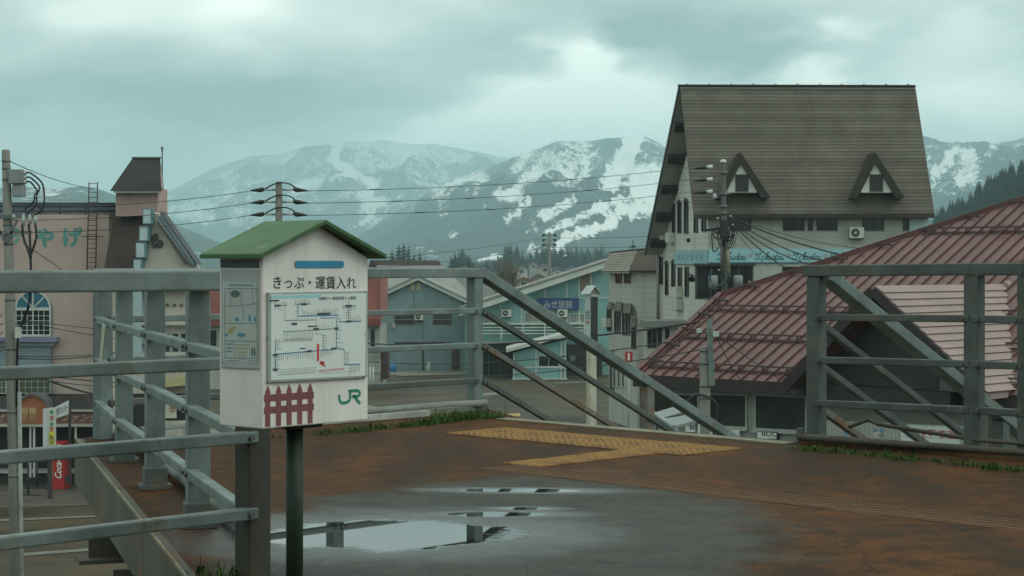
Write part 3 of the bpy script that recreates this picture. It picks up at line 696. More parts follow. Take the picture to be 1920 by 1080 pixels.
# ================================================================ ticket box
yaw = math.radians(48.34); R_ = Vector((math.cos(yaw), math.sin(yaw), 0)); Bk = Vector((-math.sin(yaw), math.cos(yaw), 0)); NF = -Bk; NS = -R_
O_ = Vector((-.79834, 5.8, .6305)); BW, BD, BH = .4665, .21465, .549
tb = thing('ticket_box', O_ + R_ * .15 + Bk * .1 + UP * -.63, 'white ticket collection box with green gabled roof on a dark green pole', 'ticket box')
cream = M('box_cream_paint', (.82, .79, .74), .5, .07, 4, streak=.28, stain=(.33, .29, .25), bump=.03)
green = M('box_roof_green', (.055, .135, .052), .65, .2, 6, rust=.07, rustcol=(.35, .38, .34), bump=.04)
green_dk = M('box_pole_green', (.012, .030, .017), .6, .3, 6, rust=.12, rustcol=(.05, .03, .02))
ap = .125   # gable rise
body = [O_, O_ + R_ * BW, O_ + R_ * BW + UP * BH, O_ + R_ * (BW * .5) + UP * (BH + ap - .012), O_ + UP * BH]
obj('body', MB().prism(body, Bk * BD), cream, tb, .004)
ov = .046
def roof_half(sgn):
    mid = O_ + R_ * BW / 2 + NF * ov + UP * (BH + ap); e = O_ + R_ * (BW / 2 + sgn * (BW / 2 + ov)) + NF * ov + UP * (BH + .012)
    th = UP * -.016
    return MB().prism([mid, e, e + th, mid + th], Bk * (BD + 2 * ov))
for s_ in (-1, 1): obj('roof_panel', roof_half(s_), green, tb, .003)
pcx = O_ + R_ * .225 + Bk * .10
obj('pole', MB().tube([(pcx.x, pcx.y, 0), (pcx.x, pcx.y, O_.z)], .0285, 18), green_dk, tb)
obj('pole_flange', MB().box((pcx.x, pcx.y, O_.z - .008), (.14, .12, .012), (R_, Bk, UP)), green_dk, tb)
obj('base_plate', MB().box((pcx.x, pcx.y, .012), (.18, .18, .02), (R_, Bk, UP)), green_dk, tb)
pf = (O_, NF); ps = (O_, NS)
def fs(s, t, e=.001): return O_ + R_ * s + UP * t + NF * e
def flat(pts, e=.0012, th=.0009): return MB().prism([fs(s, t, e) for s, t in pts], NF * -th)
# blue name plate
nb = []
for k in range(9): nb.append((.345 + .0085 * math.sin(math.pi * k / 8) - .0, .5275 - .0115 * math.cos(math.pi * k / 8)))
for k in range(9): nb.append((.145 - .0085 * math.sin(math.pi * k / 8), .5275 + .0115 * math.cos(math.pi * k / 8)))
obj('blue_strip', flat(nb, .003, .002), M('blue_plastic', (.035, .26, .44), .4, .12, 8), tb)
obj('lettering', text_px('きっぷ・運賃入れ', 513, 517, 668, 542, pf, .0012, bold=.006), M('black_vinyl', (.028, .036, .038), .5, .2, 5), tb)
# fare map board
bd = obj('map_board', MB().pp([(499.5, 548), (686.5, 545), (684.5, 708), (499.5, 717.5)], pf, .010, .010), M('board_frame_alu', (.42, .46, .45), .4, .12, 5, metal=.3), tb, .002)
paper = M('map_paper', (.74, .80, .77), .35, .05, 4, bump=0)
bq = [(504, 552.5), (682.5, 549.5), (680.5, 704), (504, 712.5)]
obj('map_sheet', MB().pp(bq, pf, .0112, .0008), paper, bd)
def bq_pt(a, b2, e=.0118):
    """position on the fare map: a to the right, b2 downwards, 0..1"""
    u0, v0 = bq[0][0] + (bq[1][0] - bq[0][0]) * a, bq[0][1] + (bq[1][1] - bq[0][1]) * a
    u1, v1 = bq[3][0] + (bq[2][0] - bq[3][0]) * a, bq[3][1] + (bq[2][1] - bq[3][1]) * a
    return on_plane(u0 + (u1 - u0) * b2, v0 + (v1 - v0) * b2, pf, e)
ink_k = M('map_ink_dark', (.07, .10, .115), .5, .2, 8, bump=0); ink_b = M('map_ink_blue', (.05, .24, .38), .5, .1, 8, bump=0); ink_g = M('map_ink_green', (.22, .33, .14), .5, .1, 8, bump=0)
ink_r = M('map_ink_red', (.62, .05, .045), .5, .1, 8, bump=0); ink_c = M('map_ink_cyan', (.36, .66, .70), .5, .05, 8, bump=0); ink_l = M('map_ink_grey', (.30, .37, .37), .5, .2, 8, bump=0)
def line_mb(mb, pts, w):
    r = stroke_mb([bq_pt(a, b2) for a, b2 in pts], w, NF); mb.add(r.v, r.f)
def comb(mb, a0, b0, a1, b1, n, ln, w=.0011, side=1, rnd=random.Random(2)):
    for i in range(n):
        t = i / max(1, n - 1); a = a0 + (a1 - a0) * t; b2 = b0 + (b1 - b0) * t; l = ln * rnd.uniform(.55, 1.2)
        if abs(a1 - a0) > abs(b1 - b0): line_mb(mb, [(a, b2), (a, b2 + l * side)], w)
        else: line_mb(mb, [(a, b2), (a + l * side, b2)], w)
def blob(mb, a, b2, w, h):
    mb.add([bq_pt(a - w, b2 - h, .0121), bq_pt(a + w, b2 - h, .0121), bq_pt(a + w, b2 + h, .0121), bq_pt(a - w, b2 + h, .0121)], [(0, 1, 2, 3)])
k1 = MB()
for pts in ([(.06, .13), (.19, .13)], [(.17, .10), (.17, .31), (.50, .31), (.50, .48), (.575, .48), (.575, .68)], [(.27, .12), (.44, .12)], [(.84, .09), (.84, .33)], [(.77, .15), (.92, .15)], [(.07, .53), (.07, .90)], [(.37, .68), (.45, .68)], [(.80, .68), (.80, .86), (.86, .86)]):
    line_mb(k1, pts, .0018)
for c in ((.06, .13, .19, .13, 7, .045, .0012, -1), (.07, .13, .13, .13, 3, .06, .0012, 1), (.28, .12, .43, .12, 9, .055, .0012, -1), (.31, .12, .31, .26, 6, .035, .0012, -1), (.36, .27, .72, .26, 20, .075, .0012, -1), (.19, .31, .49, .31, 9, .02, .0012, -1),
          (.575, .50, .575, .66, 6, .04, .0012, 1), (.785, .15, .91, .15, 8, .05, .0012, 1), (.84, .17, .84, .33, 6, .035, .0012, -1), (.84, .17, .84, .33, 6, .035, .0012, 1), (.86, .34, .97, .34, 6, .06, .0012, -1), (.715, .34, .715, .64, 7, .06, .0012, 1),
          (.07, .54, .07, .64, 5, .06, .0012, 1), (.07, .74, .07, .90, 7, .05, .0012, 1), (.07, .74, .07, .90, 7, .03, .0012, -1), (.11, .70, .47, .69, 17, .075, .0013, 1), (.55, .69, .68, .68, 8, .06, .0013, 1), (.81, .71, .81, .84, 7, .05, .0012, 1), (.86, .86, .96, .86, 6, .11, .0014, 1), (.78, .68, .78, .60, 2, .02, .0012, 1)):
    comb(k1, *c)
for a, b2, w, h in ((.09, .13, .03, .011), (.37, .12, .03, .013), (.84, .15, .035, .011), (.84, .34, .03, .012), (.58, .24, .07, .013), (.50, .42, .03, .014), (.715, .42, .022, .014), (.07, .71, .028, .013), (.07, .88, .025, .013), (.43, .68, .025, .013), (.69, .66, .03, .012), (.27, .35, .03, .014), (.46, .385, .05, .008), (.06, .07, .05, .009), (.36, .645, .03, .006)):
    blob(k1, a, b2, w, h)
stuff(obj('route_line', k1, ink_k, bd))
kb_ = MB()
for pts in ([(.31, .13), (.31, .26), (.73, .26)], [(.55, .25), (.55, .29), (.715, .29), (.715, .66)], [(.73, .26), (.75, .34), (.97, .34)], [(.07, .70), (.69, .67)], [(.69, .66), (.80, .67)], [(.07, .60), (.07, .90)], [(.80, .86), (.97, .86)]):
    line_mb(kb_, pts, .0032)
stuff(obj('route_line', kb_, ink_b, bd))
kg = MB(); line_mb(kg, [(.15, .44), (.49, .43), (.71, .42)], .0030); obj('route_line', kg, ink_g, bd)
kl = MB(); comb(kl, .17, .45, .46, .445, 12, .085, .0018, 1); comb(kl, .53, .42, .66, .42, 5, .06, .0014, -1)
for i in range(4): line_mb(kl, [(.155, .535 + .012 * (i % 2)), (.46, .53 + .012 * (i % 2))], .0012)
for r_ in range(3): line_mb(kl, [(.105, .905 + .018 * r_), (.50, .895 + .018 * r_)], .0011)
line_mb(kl, [(.095, .885), (.505, .875), (.505, .935), (.095, .95), (.095, .885)], .0010); line_mb(kl, [(.15, .52), (.47, .515), (.47, .555), (.15, .56), (.15, .52)], .0009)
line_mb(kl, [(.56, .955), (.95, .94)], .0012)
stuff(obj('fine_print', kl, ink_l, bd))
kr = MB(); blob(kr, .522, .70, .011, .105); line_mb(kr, [(.54, .82), (.60, .865)], .006); kr.add([bq_pt(.545, .80), bq_pt(.60, .815), bq_pt(.56, .865)], [(0, 1, 2)])
for r_ in range(2): line_mb(kr, [(.53, .915 + .016 * r_), (.80, .90 + .016 * r_)], .0016)
stuff(obj('red_arrow', kr, ink_r, bd))
kc = MB(); kc.add([bq_pt(.02, .01), bq_pt(.55, .01), bq_pt(.55, .045), bq_pt(.02, .045)], [(0, 1, 2, 3)]); obj('header_band', kc, ink_c, bd)
a0 = bq_pt(.52, .075, .0124); a1 = bq_pt(.92, .075, .0124)
obj('heading', text_mb('上越国際スキー場前駅近距離きっぷ運賃表', a0, a1 - a0, UP, (a1 - a0).length, .011, 0, bold=.01), ink_k, bd)
for u, v in ((501.6, 550.4), (684.8, 547.3), (682.8, 706), (501.6, 715.2), (501.6, 632), (683.8, 627)):
    obj('screw', MB().tube([on_plane(u, v, pf, .0095), on_plane(u, v, pf, .0125)], .0026, 8), bolt_mat, bd)
# printed picket fence
pk = M('fence_print_red', (.235, .075, .085), .55, .18, 9, streak=.15)
fbm = MB()
for i in range(5):
    s = .0215 + i * .0455; fbm.add([fs(s - .0105, .006, .0014), fs(s + .0105, .006, .0014), fs(s + .0105, .118, .0014), fs(s, .139, .0014), fs(s - .0105, .118, .0014)], [(0, 1, 2, 3, 4)])
for t in (.0475, .0865): fbm.add([fs(.006, t, .0011), fs(.220, t, .0011), fs(.220, t + .0225, .0011), fs(.006, t + .0225, .0011)], [(0, 1, 2, 3)])
obj('fence_print', fbm, pk, tb)
# railway letters
jr = MB(); gw = .0098
def jr_s(pts): 
    r = stroke_mb([on_plane(u, v, pf, .0014) for u, v in pts], gw, NF); jr.add(r.v, r.f)
jr_s([(636.5, 740), (636.8, 749), (638.5, 753.5), (643, 755.6), (650, 754.6), (655, 751.5), (656.8, 746), (657, 731)])
jr_s([(653.8, 733), (668, 732.2), (673, 733), (674.8, 736), (674.6, 740), (672, 742.6), (661, 743.4)])
jr_s([(661.5, 741.5), (666, 745), (675.5, 757)])
obj('railway_logo', jr, M('logo_green', (.015, .27, .16), .5, .08, 8), tb)
# left side: dark slot and framed notice
obj('slot', MB().pp([(414.5, 487), (486, 487), (486, 503), (414.5, 502)], ps, .0012, .001), M('slot_dark', (.055, .075, .07), .35, .3, 8), tb)
nc = obj('notice_case', MB().pp([(416.5, 505), (487, 506), (487, 692), (416.5, 689)], ps, .006, .006), M('acrylic_case', (.42, .47, .45), .25, .10, 6, bump=0), tb, .0015)
obj('notice_sheet', MB().pp([(420, 528), (484, 529), (484, 681), (420, 678)], ps, .0068, .0006), M('notice_paper', (.46, .52, .49), .4, .10, 7, bump=0), nc)
kn = MB()
def nline(mb, pts, w=.0016):
    r = stroke_mb([on_plane(u, v, ps, .0074) for u, v in pts], w, NS); mb.add(r.v, r.f)
for pts in ([(421, 541), (483, 541)], [(421, 574), (450, 573), (483, 569)], [(421, 606), (483, 607)], [(421, 639), (483, 640)], [(421, 671), (483, 672)], [(421, 541), (421, 671)], [(483, 541), (483, 672)], [(430, 541), (432, 573)], [(452, 541), (452, 572)], [(473, 541), (474, 570)], [(456, 574), (456, 606)], [(437, 640), (440, 671)], [(424, 676), (450, 676)], [(465, 676), (483, 677)]): nline(kn, pts)
for (u, v, w, h) in ((441, 551, 9, 7), (477, 660, 1.6, 9), (472.5, 660, 1.6, 9)):
    kn.add([on_plane(u + w * math.cos(q), v + h * math.sin(q), ps, .0075) for q in [6.2832 * z / 10 for z in range(10)]], [tuple(range(10))])
stuff(obj('notice_drawing', kn, M('notice_ink', (.10, .15, .16), .5, .2, 8, bump=0), nc))
kbn = MB(); 
for pts in ([(429, 534.5), (475, 535)], [(424, 645), (435, 645)], [(424, 652), (435, 652)], [(424, 659), (434, 659)]): nline(kbn, pts, .004)
for (u, v, w, h) in ((444, 599, 4, 4), (468, 597, 2.6, 7), (478, 599, 2.6, 5), (452, 628, 8, 4), (424, 628, 3, 3)):
    kbn.add([on_plane(u + w * math.cos(q), v + h * math.sin(q), ps, .0075) for q in [6.2832 * z / 10 for z in range(10)]], [tuple(range(10))])
stuff(obj('notice_drawing', kbn, M('notice_ink_blue', (.10, .28, .38), .5, .2, 8, bump=0), nc))
kyn = MB()
for pts in ([(443, 646), (468, 646)], [(443, 653), (466, 653)], [(443, 660), (462, 660)], [(443, 666), (460, 666)]): nline(kyn, pts, .0038)
for (u, v, w, h) in ((432, 620, 5, 6), (438, 614, 5, 3)):
    kyn.add([on_plane(u + w * math.cos(q), v + h * math.sin(q), ps, .0075) for q in [6.2832 * z / 10 for z in range(10)]], [tuple(range(10))])
stuff(obj('notice_drawing', kyn, M('notice_ink_yellow', (.42, .40, .20), .5, .2, 8, bump=0), nc))

# ---------------------------------------------------------------- unseen station hall behind the viewpoint, added with its eave to shade the deck
st_w = M('station_wall', (.30, .31, .29), .7, .15, .6, streak=.2)
sh_ = MB().bbox((-10, -12, .004), (14, -3.2, 4.2)); sth = struct(obj('unseen_station_hall', sh_, st_w))
obj('eave_roof', MB().prism([Vector((-10.5, -12.4, 5.0)), Vector((14.5, -12.4, 5.0)), Vector((14.5, -2.4, 4.25)), Vector((-10.5, -2.4, 4.25))], UP * .2), M('station_roof', (.12, .13, .13), .6), sth)

# ================================================================ buildings
FX = Vector((1, 0, 0))
dark_glass = glass('window_glass', (.022, .030, .030)); dim_glass = glass('window_glass_dim', (.05, .055, .048), .12); white_frame = M('white_window_frame', (.50, .54, .50), .5, .15, 2, streak=.2)
alu_frame = M('aluminium_frame', (.25, .28, .27), .45, .15, 2, metal=.3); black_frame = M('dark_frame', (.035, .032, .028), .6, .3, 2)
def window(root, u0, v0, u1, v1, pl, fm=None, nx=1, ny=1, w=1.2, gm=None, depth=.07, off=.06):
    """window in a facade: frame with bars standing proud, pane set back in it"""
    mb = MB().frame(u0, v0, u1, v1, pl, w, off, depth)
    bw = w * .55
    for i in range(1, nx): c = u0 + (u1 - u0) * i / nx; mb.rect(c - bw / 2, v0 + w * .5, c + bw / 2, v1 - w * .5, pl, off - .008, depth * .7)
    for j in range(1, ny): c = v0 + (v1 - v0) * j / ny; mb.rect(u0 + w * .5, c - bw / 2, u1 - w * .5, c + bw / 2, pl, off - .012, depth * .6)
    f_ = obj('window', mb, fm or alu_frame, root)
    obj('pane', MB().rect(u0 + w * .3, v0 + w * .3, u1 - w * .3, v1 - w * .3, pl, off - .048, .03), gm or dark_glass, f_); return f_
def aircon(root, u0, v0, u1, v1, pl, off=.35, fan=True):
    a = obj('air_conditioner', MB().rect(u0, v0, u1, v1, pl, off, off - .02), M('aircon_casing', (.50, .51, .45), .5, .12, 3, streak=.25), root, .02)
    if fan:
        cu, cv, r = u0 + (u1 - u0) * .40, (v0 + v1) / 2, (v1 - v0) * .38
        obj('fan_grille', MB().pp([(cu + r * math.cos(q), cv + r * math.sin(q)) for q in [6.2832 * z / 16 for z in range(16)]], pl, off + .015, .03), M('fan_dark', (.045, .05, .048), .5), a)
        obj('fan_hub', MB().pp([(cu + r * .3 * math.cos(q), cv + r * .3 * math.sin(q)) for q in [6.2832 * z / 10 for z in range(10)]], pl, off + .025, .02), M('aircon_casing', (.5, .51, .45)), a)
        obj('shelf_bracket', MB().rect(u0, v1, u1, v1 + 1.2, pl, off, off - .02), black_frame, a)
    return a
def fplane(d): return (Vector((0, d, 0)), Vector((0, -1, 0)))

# ---------------------------------------------------------------- tall building with the steep brown roof
ivory = M('ivory_siding', (.54, .55, .49), .7, .12, .5, streak=.3, stain=(.16, .165, .135), lines=((0, 0, 2.9), .07, .55), bump=.05)
shingle_br = M('brown_shingle', (.128, .116, .090), .85, .22, .45, streak=.45, stain=(.085, .055, .040), rust=.06, rustcol=(.10, .05, .035), bump=.3, bscale=9)
shingle_dk = M('dark_brown_trim', (.040, .032, .024), .8, .3, .8, bump=.15)
soffit_m = M('grey_soffit', (.25, .255, .225), .75, .15, .6, streak=.1, lines=((0, .9, 0), .03, .3))
D2 = Vector((-.2, .98, 0)).normalized()
corner = P(1328, 500, 100.1); corner.z = 0
plF = (corner, Vector((0, -1, 0))); plL = vplane(corner, D2)
hb_ = thing('hotel_building', (16, 104, STREET), 'tall ivory building with a steep brown shingled roof, two dormers and a pale blue band', 'building')
Rl, Rr = P(1275, 162, 102), P(1716, 163, 102); El, Er = P(1301, 402, 99.5), P(1752, 400, 99.5); Bl = P(1210, 475, 109.1); Br = Bl + (Rr - Rl)
zc = lambda t, z: corner + D2 * t + UP * z
obj('wall', MB().prism([zc(0, STREET), zc(0, El.z - .1), zc(1.7, Rl.z - 1.3), zc(9.4, Bl.z + .1), zc(9.4, STREET)], FX * 12.15), ivory, hb_)
rnF = (Er - El).cross(Rl - El).normalized()
if rnF.y > 0: rnF = -rnF
rf = obj('roof', MB().prism([Rl, Rr, Er, El], -rnF * .22), shingle_dk, hb_)
rnB = (Br - Bl).cross(Rl - Bl).normalized(); rnB = rnB if rnB.z > 0 else -rnB
obj('roof_slope', MB().prism([Rl - rnB * .02, Rr - rnB * .02, Br, Bl], -rnB * .16), soffit_m, rf)
obj('bargeboard', MB().beam(Rl + Vector((-.03, 0, .02)), Bl + Vector((-.03, 0, -.02)), .08, .34, rnB), M('bargeboard_dark', (.045, .055, .055), .6, .2, 1), rf)
obj('ridge_cap', MB().beam(Rl + UP * .05 - FX * .12, Rr + UP * .05, .3, .10), shingle_dk, rf)
for i in range(11): 
    c = Rl.lerp(Rr, .03 + i * .094); obj('ridge_clip', MB().box(c + UP * .13, (.04, .2, .08)), shingle_dk, rf)
nC = 37
sh_var = [shingle_br] + [M('brown_shingle_' + w_, tuple(q_ * k_ for q_ in (.128, .116, .090)), .85, .22, .45, streak=.45, stain=(.085, .055, .040), rust=.06, rustcol=(.10, .05, .035), bump=.3, bscale=9) for w_, k_ in (('lighter', 1.14), ('darker', .86), ('mossy', .97))]
for i in range(nC):
    t0, t1 = i / nC, (i + 1) / nC + .004
    a, b2, c, d = Rl.lerp(El, t0), Rr.lerp(Er, t0), Rr.lerp(Er, t1), Rl.lerp(El, t1)
    obj('shingle_course', MB().prism([a + rnF * .012, b2 + rnF * .012, c + rnF * .034, d + rnF * .034], -rnF * .03), random.choice(sh_var), rf)
obj('eave_fascia', MB().beam(El + Vector((0, .02, -.12)), Er + Vector((0, .02, -.12)), .12, .26), shingle_dk, rf)
obj('eave_soffit', MB().prism([El + Vector((.1, .1, -.2)), Er + Vector((-.1, .1, -.2)), Er + Vector((-.1, .9, -.15)), El + Vector((.6, .9, -.15))], UP * -.04), shingle_dk, rf)
for s in (.215, .40, .585, .75, .915):
    c = Rl.lerp(Bl, s) + rnB * -.32; obj('purlin_end', MB().box(c + FX * .72, (1.2, .5, .30), (FX, (Bl - Rl).normalized(), rnB)), shingle_dk, rf)
# dormers
for (ax, sgn) in ((1389, 0), (1641, 0)):
    pd_ = fplane(98.9); dm_ = obj('dormer', MB().pp([(ax, 306), (ax - 29, 361), (ax + 33, 361)], pd_, -.05, 1.6), M('dormer_white', (.66, .69, .63), .6, .1, 1, streak=.2, lines=((0, 0, 2.9), .07, .3)), hb_)
    for pts in ([(ax - 1, 285), (ax - 46, 372), (ax - 34, 372), (ax, 306)], [(ax - 1, 285), (ax + 55, 371), (ax + 38, 371), (ax, 306)]):
        obj('dormer_roof', MB().pp(pts, pd_, .12, 2.3), shingle_dk, dm_)
    window(dm_, ax - 10, 327, ax + 14.5, 359, pd_, black_frame, 1, 1, 1.3, glass('loft_glass', (.018, .016, .013)), .1, .03)
    for q in dm_.children:
        pass
# front windows, band and lower floor
for u0, v0, u1, v1 in ((1368, 405, 1408, 433), (1468, 407, 1508, 432), (1515, 409, 1524, 432), (1531, 407, 1570, 432), (1617, 407, 1657, 432), (1693, 408, 1704, 432)):
    window(hb_, u0, v0, u1, v1, (plF[0] + plF[1] * .025, plF[1]), black_frame, 2 if u1 - u0 > 20 else 1, 1, 1.3)
obj('end_panel', MB().rect(1705, 411, 1742, 440, plF, .05, .05), M('pale_blue_panel', (.40, .52, .50), .6, .15, 1, lines=((0, 0, 2.9), .06, .4)), hb_)
obj('front_cladding', MB().rect(1329, 398, 1704, 466, plF, .02, .02), M('olive_ivory_siding', (.35, .365, .31), .7, .12, .5, streak=.25, stain=(.15, .155, .125), lines=((0, 0, 2.9), .07, .5), bump=.05), hb_)
aircon(hb_, 1591, 426, 1618, 447, plF)
band_m = M('pale_blue_band', (.30, .54, .57), .55, .10, .8, streak=.15, stain=(.13, .30, .34))
bn = obj('sign_band', MB().rect(1329, 466.5, 1742, 491, plF, .14, .14), band_m, hb_)
obj('band_trim', MB().rect(1329, 491, 1742, 493, plF, .16, .12), M('band_trim_blue', (.09, .22, .26), .6), bn)
bl_ = obj('sign_band', MB().rect(1268, 468.5, 1328, 495, plL, .14, .14), M('faded_blue_band', (.26, .44, .46), .6, .12, 1.2, streak=.3), hb_)
for i in range(6): obj('faded_letter', MB().rect(1274 + i * 8.5, 477, 1279.5 + i * 8.5, 488, plL, .143, .01), M('faded_letter_paint', (.18, .36, .40), .7, .4, 4), bl_)
# flowing script "Ichidai", built as pen strokes
script = {'I': [[(.30, .95), (.12, .80), (.18, .62), (.45, .78), (.80, .98)], [(.72, .98), (.58, .60), (.42, .15), (.20, -.02), (.0, .10), (.10, .28)]],
          'c': [[(.42, .42), (.30, .52), (.12, .38), (.06, .12), (.20, .0), (.42, .12)]],
          'h': [[(.05, .12), (.34, .85), (.40, 1.0), (.28, .92), (.05, .0)], [(.08, .2), (.30, .46), (.38, .38), (.28, .08), (.36, .0), (.50, .12)]],
          'i': [[(.12, .48), (.03, .10), (.10, .0), (.26, .12)], [(.17, .70), (.20, .74)]],
          'd': [[(.42, .42), (.28, .52), (.10, .36), (.05, .10), (.16, .0), (.34, .20), (.46, .48)], [(.66, 1.0), (.40, .12), (.46, .0), (.58, .12)]],
          'a': [[(.42, .42), (.28, .52), (.10, .36), (.05, .10), (.16, .0), (.34, .20), (.44, .46)], [(.44, .48), (.36, .10), (.42, .0), (.56, .12)]]}
adv = {'I': .72, 'c': .46, 'h': .52, 'i': .28, 'd': .60, 'a': .56}
ink_navy = M('band_lettering', (.06, .16, .19), .6, .2, 3, bump=0)
def smooth(pts, n=4):
    out = []
    for i in range(len(pts) - 1):
        p0, p1, p2, p3 = pts[max(i - 1, 0)], pts[i], pts[i + 1], pts[min(i + 2, len(pts) - 1)]
        for k in range(n):
            t = k / n; out.append(tuple(.5 * (2 * p1[j] + (p2[j] - p0[j]) * t + (2 * p0[j] - 5 * p1[j] + 4 * p2[j] - p3[j]) * t * t + (3 * p1[j] - p0[j] - 3 * p2[j] + p3[j]) * t ** 3) for j in (0, 1)))
    return out + [pts[-1]]
for u0 in (1345, 1415.5, 1486, 1556.5, 1627, 1697):
    x = 0; mb = MB(); tot = sum(adv[c] for c in 'Ichidai')
    for c in 'Ichidai':
        for st in script[c]:
            pts = [on_plane(u0 + (x + p[0]) / tot * 55, 487 - p[1] * 13.5, plF, .146) for p in smooth(st)]
            w = [.03 + .045 * abs(math.sin(k * 1.1)) for k in range(len(pts))]
            r = stroke_mb(pts, w, plF[1]); mb.add(r.v, r.f)
        x += adv[c]
    stuff(obj('lettering', mb, ink_navy, bn))
    fl = MB(); cu, cv = u0 + 62.5, 479.5
    for k in range(6):
        a = k * math.pi / 3; r = stroke_mb([on_plane(cu + .5 * math.cos(a), cv + .5 * math.sin(a), plF, .147), on_plane(cu + 5 * math.cos(a), cv + 5 * math.sin(a), plF, .147)], [.02, .08], plF[1]); fl.add(r.v, r.f)
    stuff(obj('flower_emblem', fl, M('flower_red', (.36, .30, .32), .6), bn))
obj('shop_front', MB().rect(1330, 493, 1742, 640, plF, .05, .05), M('pale_panel', (.43, .46, .41), .65, .12, .6, streak=.25, lines=((2.2, 0, 0), .05, .35)), hb_)
bay = obj('bay_window', MB().rect(1303, 497, 1410, 561, plF, .55, .6), M('bay_dark_frame', (.05, .055, .052), .6, .3, 1), hb_)
for i in range(4): obj('pane', MB().rect(1306 + i * 26, 501, 1329 + i * 26, 557, plF, .57, .03), dark_glass, bay)
obj('bay_hood', MB().rect(1300, 494, 1413, 498.5, plF, .75, .8), black_frame, bay)
obj('corner_post', MB().rect(1408, 499, 1418, 555, plF, .25, .2), M('pale_post', (.48, .50, .43), .6, .1, 1, streak=.2), hb_)
window(hb_, 1467, 500, 1509, 530, (plF[0] + plF[1] * .06, plF[1]), black_frame, 1, 1, 1.5)
for u0, v0, u1, v1 in ((1261, 382, 1266.4, 436), (1271.5, 380, 1278, 437), (1283.7, 377, 1291, 438), (1302, 406, 1309, 436), (1316.5, 406, 1324, 434), (1238, 481, 1243.5, 533), (1248, 494, 1253.5, 553), (1260, 492, 1266.6, 554), (1272, 501, 1279, 537), (1285, 500, 1292, 556)):
    w_ = window(hb_, u0, v0, u1, v1, plL, black_frame, 1, 1, .8)
    if v0 in (380, 377, 494, 492): obj('pointed_hood', MB().pp([((u0 + u1) / 2, v0 - 6), (u0 - 1, v0 + 1), (u1 + 1, v0 + 1)], plL, .1, .1), black_frame, w_)
for u0, v0, u1, v1 in ((1259, 437, 1266, 455), (1244, 436, 1249, 453), (1269, 538, 1280, 558), (1269, 560, 1281, 581)): aircon(hb_, u0, v0, u1, v1, plL, .4, False)
obj('service_pipe', MB().tube([on_plane(1290 + (1 if q else 0), v, plL, .3) for q, v in ((0, 449), (1, 452))], .12, 8), black_frame, hb_)
obj('wall_lamp', MB().tube([on_plane(1293, 514, plL, .1), on_plane(1297, 518, plL, .7), on_plane(1297, 524, plL, .75)], [.05, .09, .22], 8), black_frame, hb_)
obj('downpipe', MB().tube([on_plane(1234, 478, plL, .2), on_plane(1234, 604, plL, .2)], .10, 8), M('downpipe_grey', (.20, .205, .175), .6, .2, 1), hb_)

# porch at its foot
ph = thing('porch_building', P(1245, 650, 103) * 1.0, 'low grey flat-roofed porch at the foot of the tall ivory building', 'porch'); ph.location.z = STREET; ORIG[ph.name] = Vector(ph.location)
pl3 = fplane(98.5)
obj('wall', MB().pp([(1212, 612), (1275, 612), (1275, 853), (1212, 853)], pl3, 0, 2.5), M('porch_wall', (.36, .37, .32), .7, .15, .7, streak=.3), ph)
obj('roof', MB().pp([(1206, 601), (1288, 601), (1288, 613), (1206, 613)], pl3, .5, 3.2), M('porch_roof', (.15, .16, .145), .7, .2, .7, streak=.3), ph)
for u in (1214, 1223, 1233, 1247): window(ph, u, 616, u + 8, 652, pl3, black_frame, 1, 1, .8)

# ---------------------------------------------------------------- pale shingled building with awnings
kc_ = P(1195, 500, 112.5); kc_.z = 0; plA = vplane(kc_, D2); plAf = (kc_, Vector((0, -1, 0)))
gb = thing('awning_building', (kc_.x, kc_.y + 3, STREET), 'narrow pale grey building with shingled roof skirt and dark window awnings', 'building')
pale_sid = M('pale_grey_siding', (.40, .415, .37), .7, .12, .6, streak=.3, stain=(.17, .175, .15), lines=((0, 0, 2.6), .07, .45))
pz = on_plane(1195, 505, plA).z
obj('wall', MB().prism([kc_ + UP * STREET, kc_ + UP * pz, kc_ + D2 * 7 + UP * pz, kc_ + D2 * 7 + UP * STREET], FX * 8), pale_sid, gb)
pale_sh = M('pale_shingle', (.27, .25, .205), .85, .2, .6, streak=.25, bump=.2)
lo0, lo1 = on_plane(1129, 508.5, plA, .55), on_plane(1180, 508.5, plA, .55); up0, up1 = on_plane(1143, 476, plA, -.9), on_plane(1195, 470.5, plA, -.9)
rs = obj('roof_skirt', MB().prism([up0, up1, lo1, lo0], (0, 0, -.14)), pale_sh, gb)
for i in range(9):
    t0, t1 = i / 9, (i + 1) / 9 + .01; off = Vector((-.03, 0, .03))
    obj('shingle_course', MB().prism([up0.lerp(lo0, t0) + off * .5, up1.lerp(lo1, t0) + off * .5, up1.lerp(lo1, t1) + off * 1.8, up0.lerp(lo0, t1) + off * 1.8], (0, 0, -.03)), pale_sh, rs)
dl0, dl1 = on_plane(1181, 507, plAf, .4), on_plane(1245, 507, plAf, .4); du0, du1 = on_plane(1195, 470.5, plAf, -.8), on_plane(1245, 467, plAf, -.8)
obj('front_roof_skirt', MB().prism([du0, du1, dl1, dl0], (0, .1, -.12)), M('dark_shingle_skirt', (.085, .072, .055), .85, .25, .7, streak=.3), gb)
obj('roof_cap', MB().prism([up0 + UP * .03, up1 + UP * .03, du1 + UP * .03, du1 + D2 * 7], UP * .10), shingle_dk, gb)
for u0, v0, u1, v1 in ((1155, 509, 1166, 531), (1171.5, 509, 1183, 531)): window(gb, u0, v0, u1, v1, plA, black_frame, 2, 1, .9)
aw_m = M('awning_canvas', (.115, .10, .082), .9, .25, 1.5, streak=.3)
